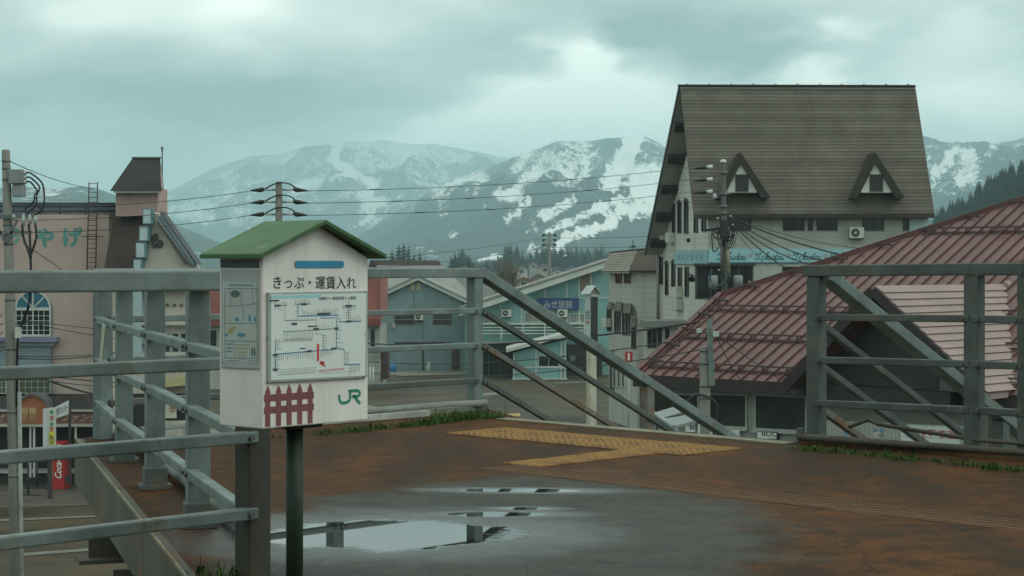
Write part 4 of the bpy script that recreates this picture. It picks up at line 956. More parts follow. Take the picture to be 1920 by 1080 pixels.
for u0, v0, u1, v1, w0, w1 in ((1137, 566, 1148, 579, 1139, 1147), (1151, 566, 1166, 582, 1153, 1164), (1167, 569, 1184, 586, 1168, 1182), (1183, 598, 1193, 612, 1185, 1193)):
    t0, t1 = on_plane(u0 + 3, v0, plA, .03), on_plane(u1, v0, plA, .03); b0, b1 = on_plane(u0, v1, plA, .8), on_plane(u1 - 2.5, v1, plA, .8)
    wd = window(gb, w0, v1 - 6, w1, v1 + 42, plA, black_frame, 2, 1, .8); obj('awning', MB().prism([t0, t1, b1, b0], (0, 0, -.06)), aw_m, wd)
aircon(gb, 1139, 597, 1147, 613, plA, .4, False)
for u in (1150, 1158, 1166): window(gb, u, 690, u + 6.5, 726, plA, white_frame, 1, 1, 1.0, dim_glass)
obj('ground_floor_opening', MB().pp([(1143, 655), (1152, 658), (1152, 740), (1143, 735)], plA, .02, .02), black_frame, gb)
# small red sign on a post
sg = thing('number_sign', P(1178, 700, 88) * 1.0, 'small red square sign with a white numeral one on a thin post', 'sign'); sg.location.z = STREET; ORIG[sg.name] = Vector(sg.location)
pl4 = fplane(88)
obj('panel', MB().rect(1172, 659.5, 1186, 679, pl4, 0, .08), M('sign_red', (.36, .03, .035), .5, .15, 2), sg)
obj('numeral', text_px('1', 1177, 662.5, 1181, 675.5, pl4, .006), M('sign_white', (.7, .72, .7), .5), sg)
obj('post', MB().tube([on_plane(1179, 679, pl4, -.04), Vector((on_plane(1179, 679, pl4).x, 88.04, STREET))], .045, 8), alu_frame, sg)

# ---------------------------------------------------------------- turquoise inn
inn = thing('inn_building', (2, 176, STREET), 'turquoise inn with long sloping white-edged roof and navy name board', 'building')
pi_ = fplane(170); teal = M('turquoise_board', (.19, .36, .34), .7, .12, .3, streak=.25, stain=(.09, .20, .19), lines=((0, 0, 1.6), .05, .25)); white_b = M('white_batten', (.50, .54, .49), .6, .12, .5, streak=.2)
obj('wall', MB().pp([(872, 585), (1150, 489), (1150, 703), (872, 703)], pi_, 0, 14), teal, inn)
r_ = obj('roof', MB().pp([(862, 576), (1150, 483), (1150, 487), (862, 581)], pi_, 1.3, 16), M('inn_roof_grey', (.20, .20, .185), .7, .2, .3), inn)
obj('fascia', MB().pp([(862, 580.5), (1148, 487), (1148, 497.5), (862, 592)], pi_, 1.25, .2), white_b, r_)
for u in (903, 938, 978, 1022, 1063, 1086, 1108): obj('batten', MB().pp([(u - 1.2, 579 - (u - 878) * .335 + 12), (u + 1.2, 579 - (u - 878) * .335 + 11), (u + 1.2, 640), (u - 1.2, 640)], pi_, .05, .05), white_b, inn)
obj('brown_panel', MB().rect(1087.5, 512, 1107, 545, pi_, .04, .04), M('brown_board', (.20, .165, .13), .75, .2, .5), inn)
obj('string_course', MB().rect(1085, 558, 1150, 560, pi_, .09, .09), white_b, inn)
sb = obj('name_board', MB().rect(1006, 558.5, 1085.5, 580.5, pi_, .35, .2), M('navy_sign', (.022, .06, .15), .5, .15, .6), inn)
obj('lettering', text_px('みせ旅館', 1020, 563, 1073, 578, pi_, .36, bold=.0), M('inn_letter', (.45, .48, .48), .6), sb)
aircon(inn, 940, 580, 959, 594, pi_, .5); aircon(inn, 1045, 580, 1064, 594.5, pi_, .5)
for u0, v0, u1, v1 in ((983, 585, 1016, 604), (1067, 588, 1096, 605), (907, 590, 930, 606)): window(inn, u0, v0, u1, v1, pi_, white_frame, 2, 1, 1.1, M('curtained_glass', (.20, .21, .18), .4, .2, .5))
bal = obj('balcony', MB().rect(903, 605.5, 1096, 608, pi_, .9, .9), white_b, inn)
for v in (612.5, 618, 624): obj('balcony_rail', MB().rect(903, v, 1096, v + 1.6, pi_, .9, .08), white_b, bal)
for u in (903, 940, 980, 1020, 1060, 1094): obj('balcony_post', MB().rect(u, 608, u + 1.8, 634, pi_, .92, .08), white_b, bal)
obj('canopy', MB().rect(880, 640, 1062, 643, pi_, 2.0, 2.0), M('canopy_grey', (.25, .26, .23), .7), inn)
for u0, u1 in ((905, 916), (917, 935), (936, 961)): window(inn, u0, 660, u1, 703, pi_, black_frame, 1, 2, 1.0, dim_glass)
pi2 = fplane(163)
ax_ = obj('annex', MB().pp([(962, 661), (1062, 636), (1062, 712), (962, 712)], pi2, 0, 6.5), teal, inn)
obj('annex_roof', MB().pp([(949, 653.5), (1070, 622), (1070, 628.5), (949, 660)], pi2, .8, 7.2), white_b, ax_)
for u in (963.5, 1005, 1052, 1059.5): obj('batten', MB().rect(u - 1.3, 660 - (u - 962) * .25 + 3, u + 1.3, 709, pi2, .06, .06), white_b, ax_)
obj('plinth', MB().rect(960, 709, 1064, 712, pi2, .12, .12), white_b, ax_); obj('string_course', MB().rect(964, 688, 1058, 690, pi2, .07, .06), white_b, ax_)
window(ax_, 1009, 666, 1049, 688, pi2, white_frame, 2, 1, 1.6)
obj('entrance', MB().rect(1064, 645, 1128, 703, pi_, 1.0, .9), M('entrance_dark', (.032, .030, .026), .7, .3, .5), inn)
obj('entrance_notice', MB().rect(1068, 665, 1078, 676, pi_, 1.03, .03), M('grey_notice', (.16, .17, .16), .6), inn)

# ---------------------------------------------------------------- blue house with two garage doors
bh = thing('blue_house', (-8.7, 180, STREET), 'blue-grey gabled house with two garage doors behind the far railing', 'house')
pb = fplane(177); blue_s = M('blue_grey_siding', (.185, .265, .265), .75, .12, .3, streak=.25, stain=(.09, .14, .15), lines=((0, 0, 1.55), .05, .4), bump=.05)
obj('wall', MB().pp([(709, 560), (783, 524), (876, 568), (876, 695), (709, 695)], pb, 0, 10), blue_s, bh)
rg = M('blue_house_roof', (.22, .24, .22), .7, .2, .3)
for pts, fpts in (([(702, 553.5), (784, 515.5), (784, 520), (702, 558)], [(702, 556), (784, 518), (784, 525), (702, 563)]), ([(784, 515.5), (884, 563), (884, 567.5), (784, 520)], [(784, 518), (884, 565.5), (884, 572.5), (784, 525)])):
    r2 = obj('roof_panel', MB().pp(pts, pb, .6, 11), rg, bh); obj('fascia', MB().pp(fpts, pb, .55, .15), white_b, r2)
for u0 in (770.5, 781.5): obj('gable_vent', MB().rect(u0, 531, u0 + 6.5, 544, pb, .08, .08), M('vent_cream', (.40, .37, .20), .6, .2, 2), bh)
for u0, u1 in ((740, 775), (812, 846.5)):
    w_ = window(bh, u0, 585, u1, 608.5, pb, M('brown_frame', (.10, .075, .055), .6, .2, 1), 2, 1, 1.1, M('dull_brown_glass', (.055, .050, .042), .3, .4, .8)); obj('window_rail', MB().rect(u0, 598.5, u1, 599.6, pb, .16, .06), alu_frame, w_)
aircon(bh, 778, 588, 794, 600, pb, .5)
obj('meter_box', MB().rect(736.5, 607, 741, 614, pb, .25, .25), M('meter_grey', (.42, .44, .40), .6), bh)
obj('centre_trim', MB().rect(776.2, 546, 777, 585, pb, .04, .04), M('trim_grey', (.11, .15, .155), .6), bh); obj('centre_trim', MB().rect(792.6, 601, 793.4, 643, pb, .04, .04), M('trim_grey', (.11, .15, .155), .6), bh)
obj('lintel', MB().rect(741, 641.5, 845, 645, pb, .3, .3), black_frame, bh)
gd = M('garage_door', (.20, .265, .27), .65, .12, .4, streak=.25, lines=((0, 0, 4), .08, .25))
for u0, u1 in ((742, 792), (795, 842)): obj('garage_door', MB().rect(u0, 645, u1, 695, pb, .05, .05), gd, bh)
obj('garage_post', MB().rect(792, 645, 795, 695, pb, .1, .1), black_frame, bh)
dr = obj('door', MB().rect(847, 655, 862, 693, pb, .08, .08), M('brown_door', (.06, .045, .036), .5, .3, .7), bh); obj('door_notice', MB().rect(848.5, 656, 852.5, 661, pb, .10, .02), M('notice_red', (.3, .1, .08), .6), dr)
obj('downpipe', MB().tube([on_plane(873, 572, pb, .12), on_plane(873, 695, pb, .12)], .06, 6), white_b, bh)
# things standing in front of it
bx = ground_pt(737, 697.5, STREET)
br_ = MB().tube([bx, bx + UP * .45, bx + UP * .9], [.30, .33, .30], 14); br = obj('water_barrel', br_, M('blue_plastic_drum', (.045, .20, .36), .45, .15, 2)); tag(br, 'blue plastic drum standing beside the left garage door of the blue house', 'drum')
br['label'] = 'blue plastic drum standing beside the left garage door of the blue-grey house'
obj('rim', MB().tube([bx + UP * .88, bx + UP * .93], .32, 14), M('blue_plastic_drum', (.045, .20, .36)), br)
tx = ground_pt(804, 699, STREET); tk = MB().tube([tx, tx + UP * .85, tx + UP * .97, tx + UP * 1.02], [.20, .20, .12, .05], 12); tko = obj('gas_cylinder', tk, M('pale_tank', (.50, .52, .46), .5, .1, 2)); tag(tko, 'pale gas cylinder standing between the two garage doors', 'cylinder')
obj('valve', MB().tube([tx + UP * 1.0, tx + UP * 1.12], .05, 8), black_frame, tko)
# long grey roof behind
lh = thing('long_roof_house', P(800, 690, 208) * 1.0, 'long house with plain grey roof and brown ridge, behind the blue-grey house', 'house'); lh.location.z = STREET; ORIG[lh.name] = Vector(lh.location)
t0, t1, b0, b1 = P(690, 494, 214), P(826, 494, 214), P(655, 600, 200), P(930, 600, 200)
rl = obj('roof', MB().prism([t0, t1, b1, b0], (0, .15, -.25)), M('grey_sheet_roof', (.25, .245, .225), .65, .15, .25, streak=.2, lines=((.9, 0, 0), .04, .25)), lh)
obj('ridge', MB().prism([P(698, 487.5, 213.5), P(823, 488.5, 213.5), P(827, 497, 213.5), P(692, 497, 213.5)], (0, 1.2, 0)), M('brown_ridge', (.10, .085, .07), .7, .25, .5), rl)
obj('ridge_end', MB().pp([(694, 489), (698, 487), (708, 503), (690, 503)], fplane(213), 0, .4), shingle_dk, rl)
obj('wall', MB().prism([P(668, 592, 204), P(920, 592, 204), Vector((P(920, 592, 204).x, 204, STREET)), Vector((P(668, 592, 204).x, 204, STREET))], (0, 12, 0)), pale_sid, lh)

# ---------------------------------------------------------------- red-walled shop behind the ticket box
rs_ = thing('red_shop', P(550, 700, 152) * 1.0, 'red-walled shop with pale ground floor, mostly hidden behind the ticket box', 'building'); rs_.location.z = STREET; ORIG[rs_.name] = Vector(rs_.location)
pr_ = fplane(150)
obj('upper_wall', MB().rect(384, 512, 713, 597, pr_, 0, 9), M('faded_red_wall', (.30, .105, .085), .75, .18, .5, streak=.3), rs_)
obj('red_fascia', MB().rect(382, 597, 714, 611, pr_, .5, .8), M('dark_red_fascia', (.20, .055, .045), .7, .2, .5), rs_)
obj('lower_wall', MB().rect(384, 611, 712, 731, pr_, 0, 8), M('shop_pale_wall', (.33, .34, .30), .75, .2, .6, streak=.4), rs_)
obj('shutter', MB().rect(706, 660, 727, 711, fplane(151), .3, 3), M('brown_shutter', (.075, .04, .035), .6, .25, .6, lines=((0, 0, 5), .15, .4)), rs_)
obj('meter_box', MB().rect(708, 675, 714, 696, fplane(150.4), .25, .25), M('meter_grey', (.42, .44, .40), .6), rs_)
for u in (694, 700): obj('white_post', MB().tube([on_plane(u, 688, pr_, .6), on_plane(u, 731, pr_, .6)], .07, 8), white_b, rs_)
window(rs_, 694, 615, 704, 660, pr_, alu_frame, 1, 2, 1.2)
for i in range(5): obj('stair_tread', MB().rect(697 + i * 2.2, 672 - i * 5, 705 + i * 2.2, 673.5 - i * 5, pr_, .8, .5), alu_frame, rs_)
window(rs_, 390, 618, 407, 650, pr_, alu_frame, 1, 1, 1.2)

# ---------------------------------------------------------------- building with the red metal roof
AR = Vector((.707, .707, 0)); CR = Vector((.707, -.707, 0)); E0 = Vector((3.98, 58.72, EYE - 3.478)); TN = .5
rb = thing('red_roof_building', (8, 62, STREET), 'two-storey building with dull red seamed metal roof and snow guards', 'building')
def rp(a, c, e=0.0): return E0 + AR * a + CR * c + UP * (TN * a + e)
nR = Vector((-.707 * TN, -.707 * TN, 1)).normalized()
red_m = M('red_metal_roof', (.135, .066, .060), .48, .25, .35, streak=.0, rust=.2, rustcol=(.065, .016, .014), bump=.08, bscale=3)
red_seam = M('red_seam', (.095, .030, .027), .5, .25, .8); guard_m = M('snow_guard_steel', (.06, .035, .035), .6, .25, 2, rust=.2)
def ac_px(u, v):
    q = on_plane(u, v, (E0, nR)) - E0; return q.dot(AR), q.dot(CR)
K1 = ac_px(1352, 553); K2 = ac_px(1920, 372)
def hip_c(a): return a * K1[1] / K1[0] if a < K1[0] else K1[1] + (a - K1[0]) * (K2[1] - K1[1]) / (K2[0] - K1[0])
def hip_a(c): return c * K1[0] / K1[1] if c < K1[1] else K1[0] + (c - K1[1]) * (K2[0] - K1[0]) / (K2[1] - K1[1])
CE = 17.0; AT = 13.5
mr_ = obj('roof', MB().prism([rp(0, 0), rp(0, CE), rp(AT, CE), rp(AT, hip_c(AT)), rp(*K1)], -nR * .12), red_m, rb)
obj('back_roof', MB().prism([rp(*K1), rp(AT, hip_c(AT)), rp(AT, CE), rp(AT, CE) + AR * 12 - UP * 6, rp(0, 0) + AR * 22 + CR * 1.5], UP * -.1), red_m, mr_)
c = .25
while c < CE:
    a1 = AT if c > hip_c(AT) else hip_a(c)
    if a1 > .3: obj('seam', MB().beam(rp(0, c) + nR * .03, rp(a1, c) + nR * .03, .03, .06, nR), red_seam, mr_)
    c += .455
for p_, q_ in ((rp(0, 0), rp(*K1)), (rp(*K1), rp(AT, hip_c(AT)))):
    obj('hip_cap', MB().beam(p_ + UP * .06, q_ + UP * .06, .22, .10), red_seam, mr_)
    obj('hip_cap_edge', MB().beam(p_ + UP * .02 + CR * .25, q_ + UP * .02 + CR * .25, .04, .09), red_seam, mr_)
obj('eave_fascia', MB().beam(rp(0, -.05) - UP * .22, rp(0, CE) - UP * .22, .10, .36), M('dark_fascia', (.030, .022, .020), .7, .3, .8), mr_)
obj('eave_soffit', MB().prism([rp(0, 0) - UP * .3, rp(0, CE) - UP * .3, rp(0, CE) + AR * 1.0 - UP * .42, rp(0, 0) + AR * 1.0 - UP * .42], UP * -.05), shingle_dk, mr_)
plR = (E0, nR)
for (u, v) in ((1300, 688), (1400, 634), (1450, 581), (1800, 434)):
    q = on_plane(u, v, plR); a = (q - E0).dot(AR) / 1.0
    c0 = hip_c(a) + .25
    g_ = obj('snow_guard', MB().beam(rp(a, c0) + nR * .14, rp(a, CE - .3) + nR * .14, .05, .05), guard_m, mr_)
    obj('guard_rail', MB().beam(rp(a - .16, c0) + nR * .05, rp(a - .16, CE - .3) + nR * .05, .05, .06), guard_m, g_)
    c = .25
    while c < CE - .4:
        if c > c0: obj('guard_bracket', MB().beam(rp(a - .18, c) + nR * .05, rp(a, c) + nR * .15, .04, .06), guard_m, g_)
        c += .91
for i in range(14):
    a = .8 + i * .95; obj('hip_step', MB().beam(rp(a, hip_c(a)) + nR * .1, rp(a - .15, hip_c(a) + .75) + nR * .1, .05, .07), guard_m, mr_)
# walls
w0 = rp(0, 0) + AR * .75; w0.z = 0; plW = vplane(w0, CR)
sid_w = M('corrugated_siding', (.27, .285, .25), .65, .14, .6, streak=.25, lines=((5.5, -5.5, 0), .28, .35))
zt = E0.z - .25
obj('wall', MB().prism([w0 + UP * STREET, w0 + UP * zt, w0 + CR * 15 + UP * zt, w0 + CR * 15 + UP * STREET], AR * 9), sid_w, rb)
clear_gl = glass('shop_glass', (.035, .042, .036), .06)
for pts in ((1226, 735, 1312, 792), (1317, 736, 1402, 800), (1416, 739, 1514, 806)):
    u0, v0, u1, v1 = pts; k2 = .045
    f_ = obj('window', MB().pp([(u0, v0), (u1, v0 + (u1 - u0) * k2), (u1, v1 + (u1 - u0) * k2), (u0, v1)], plW, .05, .05), M('pale_alu', (.36, .385, .35), .5, .12, 2), rb)
    obj('pane', MB().pp([(u0 + 3, v0 + 3), (u1 - 3, v0 + (u1 - u0) * k2 + 3), (u1 - 3, v1 + (u1 - u0) * k2 - 4), (u0 + 3, v1 - 4)], plW, .058, .02), clear_gl, f_)
    obj('sill', MB().pp([(u0 - 2, v1), (u1 + 2, v1 + (u1 - u0) * k2), (u1 + 2, v1 + (u1 - u0) * k2 + 4), (u0 - 2, v1 + 4)], plW, .14, .14), M('pale_alu', (.36, .385, .35), .5, .12, 2), f_)
sign_w = M('shop_sign_white', (.62, .66, .62), .5, .1, 2, streak=.15); sign_k = M('shop_sign_black', (.02, .024, .024), .5)
def boo(u0, u1, v0, v1, k2=.05):
    dvp = (u1 - u0) * k2
    s_ = obj('shop_sign', MB().pp([(u0, v0), (u1, v0 + dvp), (u1, v1 + dvp), (u0, v1)], plW, .16, .1), sign_k, rb)
    obj('sign_face', MB().pp([(u0 + 1, v0 + 1), (u1 - 1.2, v0 + dvp + 1), (u1 - 1.2, v1 + dvp - 1), (u0 + 1, v1 - 1)], plW, .166, .02), sign_w, s_)
    a = on_plane(u0 + 3.5, v1 - 4.5, plW, .17); b2 = on_plane(u1 - 4.5, v1 + dvp - 5, plW, .17)
    obj('lettering', text_mb('BOO', a, b2 - a, UP, (b2 - a).length, .15 * (v1 - v0) / 14, 0, bold=.02), sign_k, s_)
    a = on_plane(u0 + (u1 - u0) * .45, v1 - 1.6 + dvp * .5, plW, .17)
    obj('fine_print', MB().prism([a, a + CR * .28, a + CR * .28 + UP * .02, a + UP * .02], plW[1] * .003), M('grey_print', (.25, .27, .26), .6), s_)
boo(1425, 1463, 808, 822); boo(1290, 1322, 797, 810)
obj('shop_sign', MB().pp([(1325, 806), (1391, 806), (1391, 822), (1325, 818)], plW, .15, .1), sign_w, rb)
# entrance gable with pinkish shingles
G0 = P(1478, 715, 53.0); GW = 6.5; CA = 3.0; GZ = P(1640, 536, 50.9).z - G0.z
def gp(t, c, z): return G0 + AR * t + CR * c + UP * z
pink_sh = M('pink_grey_shingle', (.30, .225, .205), .75, .12, .5, streak=.2, stain=(.20, .14, .125), bump=.1, bscale=6)
ga = obj('entrance_gable_roof', MB().prism([gp(0, CA, GZ), gp(0, GW, 0), gp(7.3, GW, 0), gp(7.3, CA, GZ)], (0, 0, -.2)), pink_sh, rb)
obj('gable_slope', MB().prism([gp(0, CA, GZ), gp(0, -.1, -.05), gp(7.3, -.1, -.05), gp(7.3, CA, GZ)], (0, 0, -.2)), red_m, ga)
nP = Vector((CR.x * GZ, CR.y * GZ, GW - CA)).normalized()
for i in range(15):
    t0, t1 = i / 15, (i + 1) / 15 + .01; a, b2 = gp(-.05, CA, GZ), gp(-.05, GW, 0); a2, b3 = gp(7.0, CA, GZ), gp(7.0, GW, 0)
    obj('shingle_course', MB().prism([a.lerp(b2, t0) + nP * .01, a2.lerp(b3, t0) + nP * .01, a2.lerp(b3, t1) + nP * .055, a.lerp(b2, t1) + nP * .055], nP * -.02), pink_sh, ga)
obj('hip_trim', MB().beam(gp(7.05, CA, GZ) + nP * .08, gp(7.05, GW, 0) + nP * .08, .35, .12, nP), pink_sh, ga)
dkf = M('dark_fascia', (.030, .022, .020))
obj('rake_board', MB().beam(gp(-.1, CA, GZ - .15), gp(-.1, -.15, -.25), .09, .32), dkf, ga); obj('rake_board', MB().beam(gp(-.1, CA, GZ - .15), gp(-.1, GW + .05, -.2), .09, .28), dkf, ga)
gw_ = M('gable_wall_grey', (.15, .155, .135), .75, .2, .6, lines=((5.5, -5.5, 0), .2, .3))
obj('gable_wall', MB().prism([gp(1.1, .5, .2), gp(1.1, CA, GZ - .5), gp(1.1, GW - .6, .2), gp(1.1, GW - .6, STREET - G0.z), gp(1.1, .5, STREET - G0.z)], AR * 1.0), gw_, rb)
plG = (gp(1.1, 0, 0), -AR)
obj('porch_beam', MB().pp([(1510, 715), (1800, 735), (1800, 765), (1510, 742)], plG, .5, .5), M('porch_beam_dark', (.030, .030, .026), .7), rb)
obj('porch_shade_board', MB().pp([(1530, 640), (1640, 590), (1760, 690), (1760, 730), (1530, 716)], plG, .05, .04), M('porch_painted_shade', (.05, .048, .042), .8, .2, .6), rb)  # flat dark board, paints the shade inside the gable
obj('pale_siding', MB().pp([(1545, 788), (1835, 800), (1835, 900), (1545, 890)], plG, .06, .06), M('pale_corrugated', (.36, .38, .33), .65, .12, .6, lines=((5.5, -5.5, 0), .25, .35)), rb)
cs = obj('changing_room_sign', MB().pp([(1693, 796), (1803, 801), (1803, 842), (1693, 838)], plG, .12, .06), M('sign_pale', (.56, .62, .60), .5, .1, 2), rb)
a = on_plane(1700, 820, plG, .126); b2 = on_plane(1796, 824, plG, .126)
obj('lettering', text_mb('女性更衣室', a, b2 - a, UP, (b2 - a).length, .26, 0, bold=.012), M('sign_red_letters', (.42, .05, .04), .5), cs)
a = on_plane(1702, 836, plG, .126); b2 = on_plane(1750, 838, plG, .126); obj('lettering', text_mb('ニ十', a, b2 - a, UP, (b2 - a).length, .12, 0, bold=.03), sign_k, cs)
for i, u in enumerate((1584, 1598, 1640, 1652)):
    obj('blue_letter', MB().pp([(u, 803), (u + 6, 803.5), (u + 7, 818), (u + 2, 819)], plG, .07, .02), M('faded_blue_letter', (.12, .27, .33), .7, .4, 5), rb)

# ---------------------------------------------------------------- far village houses
def village(u, v0, ve, w, d, wall, roof, label, win=True):
    pl_ = fplane(d); vb = HZ + (EYE - STREET) * F / d
    t = thing('village_house', P(u, vb, d), label, 'house', 'houses of the far village'); t.location.z = STREET; ORIG[t.name] = Vector(t.location)
    obj('wall', MB().pp([(u - w * .42, ve), (u, v0 + 2), (u + w * .42, ve), (u + w * .42, vb), (u - w * .42, vb)], pl_, 0, w / F * d * 1.1), wall, t)
    for s in (-1, 1): obj('roof_panel', MB().pp([(u, v0), (u + s * w * .56, ve + 1.5), (u + s * w * .56, ve + 4), (u, v0 + 3)], pl_, .5, w / F * d * 1.1 + 1), roof, t)
    if win: window(t, u - w * .15, ve + 2, u + w * .15, ve + 10, pl_, white_frame, 2, 1, .8)
vw = [M('village_cream', (.42, .37, .28), .8, .2, .2), M('village_white', (.50, .52, .50), .8, .2, .2), M('village_grey', (.30, .30, .28), .8, .2, .2), M('village_brown', (.20, .15, .11), .8, .2, .2)]
vr = [M('village_roof_grey', (.16, .17, .17), .7, .2, .3), M('village_roof_brown', (.13, .09, .07), .7, .2, .3), M('village_roof_blue', (.12, .16, .20), .7, .2, .3), M('village_roof_rust', (.24, .13, .09), .7, .2, .3)]
for a in ((983, 519, 526, 40, 330, vw[0], vr[3], 'cream far house with a small window, just above the sloping handrail'), (1010, 512, 521, 34, 370, vw[2], vr[0], 'grey far house with light ridge, right of the cream far house'),
          (1046, 500, 508, 24, 420, vw[1], vr[0], 'white far house half hidden by the far utility pole'), (955, 498, 506, 36, 480, vw[3], vr[1], 'brown far house under the bare trees'), (930, 504, 512, 44, 430, vw[2], vr[2], 'grey far house with blue-grey roof at the left of the village'),
          (1022, 494, 500, 30, 560, vw[0], vr[0], 'small cream far house in front of the cedar row, left of the far pole'), (1075, 498, 503, 30, 560, vw[1], vr[2], 'pale far house in front of the cedar row, right of the far pole'), (1105, 496, 501, 26, 600, vw[2], vr[1], 'low grey far house at the right end of the village'),
          (978, 497, 503, 26, 640, vw[1], vr[0], 'small pale far house left of the cedar row'), (868, 500, 506, 40, 520, vw[2], vr[0], 'grey-roofed far house peeping over the top rail of the far railing'), (1000, 489, 494, 20, 760, vw[2], vr[1], 'tiny grey far house directly under the cedars')):
    village(*a)

# ---------------------------------------------------------------- pink souvenir shop at the left
pp_ = fplane(85)
ss = thing('souvenir_shop', (-26, 88, STREET), 'faded pink souvenir shop with arched window, teal lettering and brown-roofed turret', 'building')
pink = M('faded_pink_wall', (.46, .355, .315), .8, .12, .35, streak=.35, stain=(.22, .185, .14), lines=((.55, 0, 0), .012, .45), bump=.06)
pink2 = M('pink_turret_wall', (.45, .31, .28), .8, .12, .5, streak=.15, lines=((.7, 0, .0), .02, .35))
obj('wall', MB().rect(-160, 402, 204, 906.5, pp_, 0, 14), pink, ss)
obj('roof_edge', MB().rect(-160, 382, 216, 402, pp_, -.6, 6), M('blue_grey_parapet', (.17, .21, .26), .6, .15, .6, streak=.2), ss)
for v in (381, 385.5, 395): obj('roof_rail', MB().tube([on_plane(-160, v, pp_, -.4), on_plane(216, v + .6, pp_, -.4)], .045, 6), M('rail_black', (.03, .035, .04), .6), ss)
for u in (-40, 20, 75, 113, 160): obj('roof_rail_post', MB().tube([on_plane(u, 380, pp_, -.42), on_plane(u, 402, pp_, -.42)], .03, 6), M('rail_black', (.03, .035, .04)), ss)
teal_p = M('teal_letter_paint', (.085, .28, .25), .7, .22, 2, streak=.2, bump=0)
for ch, u0, v0, u1, v1 in (('み', 16, 427, 46, 463), ('や', 67, 427, 101, 464), ('げ', 118, 425, 155, 464)):
    obj('lettering', text_px(ch, u0, v0, u1, v1, pp_, .012, bold=.045), teal_p, ss)
# ladder
lad = obj('ladder', MB().tube([on_plane(167, 342, pp_, .35), on_plane(163, 506, pp_, .35)], .03, 6), M('ladder_rust', (.055, .042, .035), .7, .3, 3), ss)
obj('ladder_stile', MB().tube([on_plane(183, 342, pp_, .35), on_plane(179.5, 506, pp_, .35)], .03, 6), M('ladder_rust', (.055, .042, .035)), lad)
for i in range(19):
    v = 344 + i * 8.7; q = 4 * (v - 342) / 164; obj('rung', MB().tube([on_plane(167 - q, v, pp_, .35), on_plane(183 - q, v, pp_, .35)], .018, 6), M('ladder_rust', (.055, .042, .035)), lad)
for v in (387, 443): obj('ladder_bracket', MB().tube([on_plane(154, v, pp_, .04), on_plane(195, v, pp_, .34)], .02, 6), M('ladder_rust', (.055, .042, .035)), lad)
# arched window
def arc(cu, cv, r, n=16, a0=math.pi, a1=0): return [(cu + r * math.cos(a0 + (a1 - a0) * k / n), cv - r * math.sin(a0 + (a1 - a0) * k / n)) for k in range(n + 1)]
aw = obj('arched_window', MB().pp(arc(62.5, 583, 36.5) + [(99, 634), (26, 634)], pp_, .03, .03), M('window_surround_grey', (.19, .215, .20), .7, .15, 2), ss)
obj('pane', MB().pp(arc(62.5, 577, 30), pp_, .045, .02), M('blue_fanlight', (.03, .135, .21), .35, .25, 1), aw)
obj('pane', MB().rect(31, 583, 95, 628, pp_, .045, .02), dark_glass, aw)
wf = MB()
ou, inn_ = arc(62.5, 578, 33.5), arc(62.5, 578, 30.5)
wf.pp(ou + inn_[::-1], pp_, .10, .06)
wf.rect(28.5, 576.5, 96.5, 582, pp_, .11, .07); wf.rect(28.5, 582, 31.5, 631, pp_, .10, .06); wf.rect(93.5, 582, 96.5, 631, pp_, .10, .06); wf.rect(31.5, 627, 93.5, 631, pp_, .10, .06); wf.rect(61.3, 547, 63.7, 627, pp_, .09, .05)
for a in (math.radians(45), math.radians(135)):
    r = stroke_mb([on_plane(62.5 + 3 * math.cos(a), 577 - 3 * math.sin(a), pp_, .09), on_plane(62.5 + 31 * math.cos(a), 577 - 31 * math.sin(a), pp_, .09)], .06, pp_[1]); wf.add(r.v, r.f)
for u in (41.5, 51.5, 73, 83): wf.rect(u - .55, 582, u + .55, 628, pp_, .085, .04)
for v in (592, 601, 610, 619): wf.rect(31.5, v - .5, 93.5, v + .5, pp_, .082, .03)
obj('glazing_bar', wf, white_frame, aw)
cn = obj('cornice', MB().rect(-60, 632, 112, 640, pp_, .7, .7), M('lavender_cornice', (.19, .205, .29), .65, .15, .8, streak=.3), ss)
obj('cornice_step', MB().rect(-60, 640, 106, 648, pp_, .45, .45), M('grey_cornice', (.27, .29, .29), .65, .15, .8, streak=.3), cn)
obj('bay_wall', MB().rect(-60, 648, 98, 736, pp_, .3, .3), M('pale_blue_wall', (.22, .275, .30), .7, .12, .6, streak=.3), ss)
for u0, u1 in ((-30, 12), (36, 95)): window(ss, u0, 704, u1, 738, (pp_[0] + Vector((0, -.3, 0)), pp_[1]), white_frame, 5, 3, 1.1, M('olive_glass', (.075, .085, .045), .3, .4, 1))
# awning, arch and shop sign band
rw = obj('awning_roof', MB().prism([P(-60, 737, 85), P(215, 739, 85), P(215, 770, 83.4), P(-60, 770, 83.4)], (0, 0, -.12)), M('dark_awning_tiles', (.045, .04, .036), .8, .3, .8, lines=((2.2, 0, 0), .1, .3)), ss)
ps_ = fplane(83.4)
bnd = obj('sign_band', MB().rect(-60, 771, 215, 797, ps_, 0, 1.2), M('brown_sign_band', (.16, .075, .052), .65, .15, .8), ss)
for v0, v1 in ((768, 772), (794.5, 800)): obj('band_trim', MB().rect(-60, v0, 216, v1, ps_, .1, .15), M('cream_trim', (.38, .38, .33), .65, .15, 1), bnd)
obj('lettering', text_px('ファンシー', 116, 776, 203, 791, ps_, .02, shear=.25, bold=.02), M('cream_letter', (.38, .31, .22), .6), bnd)
obj('lettering', text_px('みやげ', -35, 775, 9.5, 791, ps_, .02, shear=.1, bold=.02), M('cream_letter', (.38, .31, .22), .6), bnd)
ar_ = obj('orange_arch', MB().pp(arc(63, 768, 27) + [(90, 794), (36, 794)], ps_, .12, .2), M('orange_board', (.33, .115, .05), .65, .15, .8), ss)
obj('arch_rim', MB().pp(arc(63, 768, 32) + arc(63, 768, 27)[::-1], ps_, .25, .9), M('arch_rim_grey', (.13, .14, .14), .6), ar_)
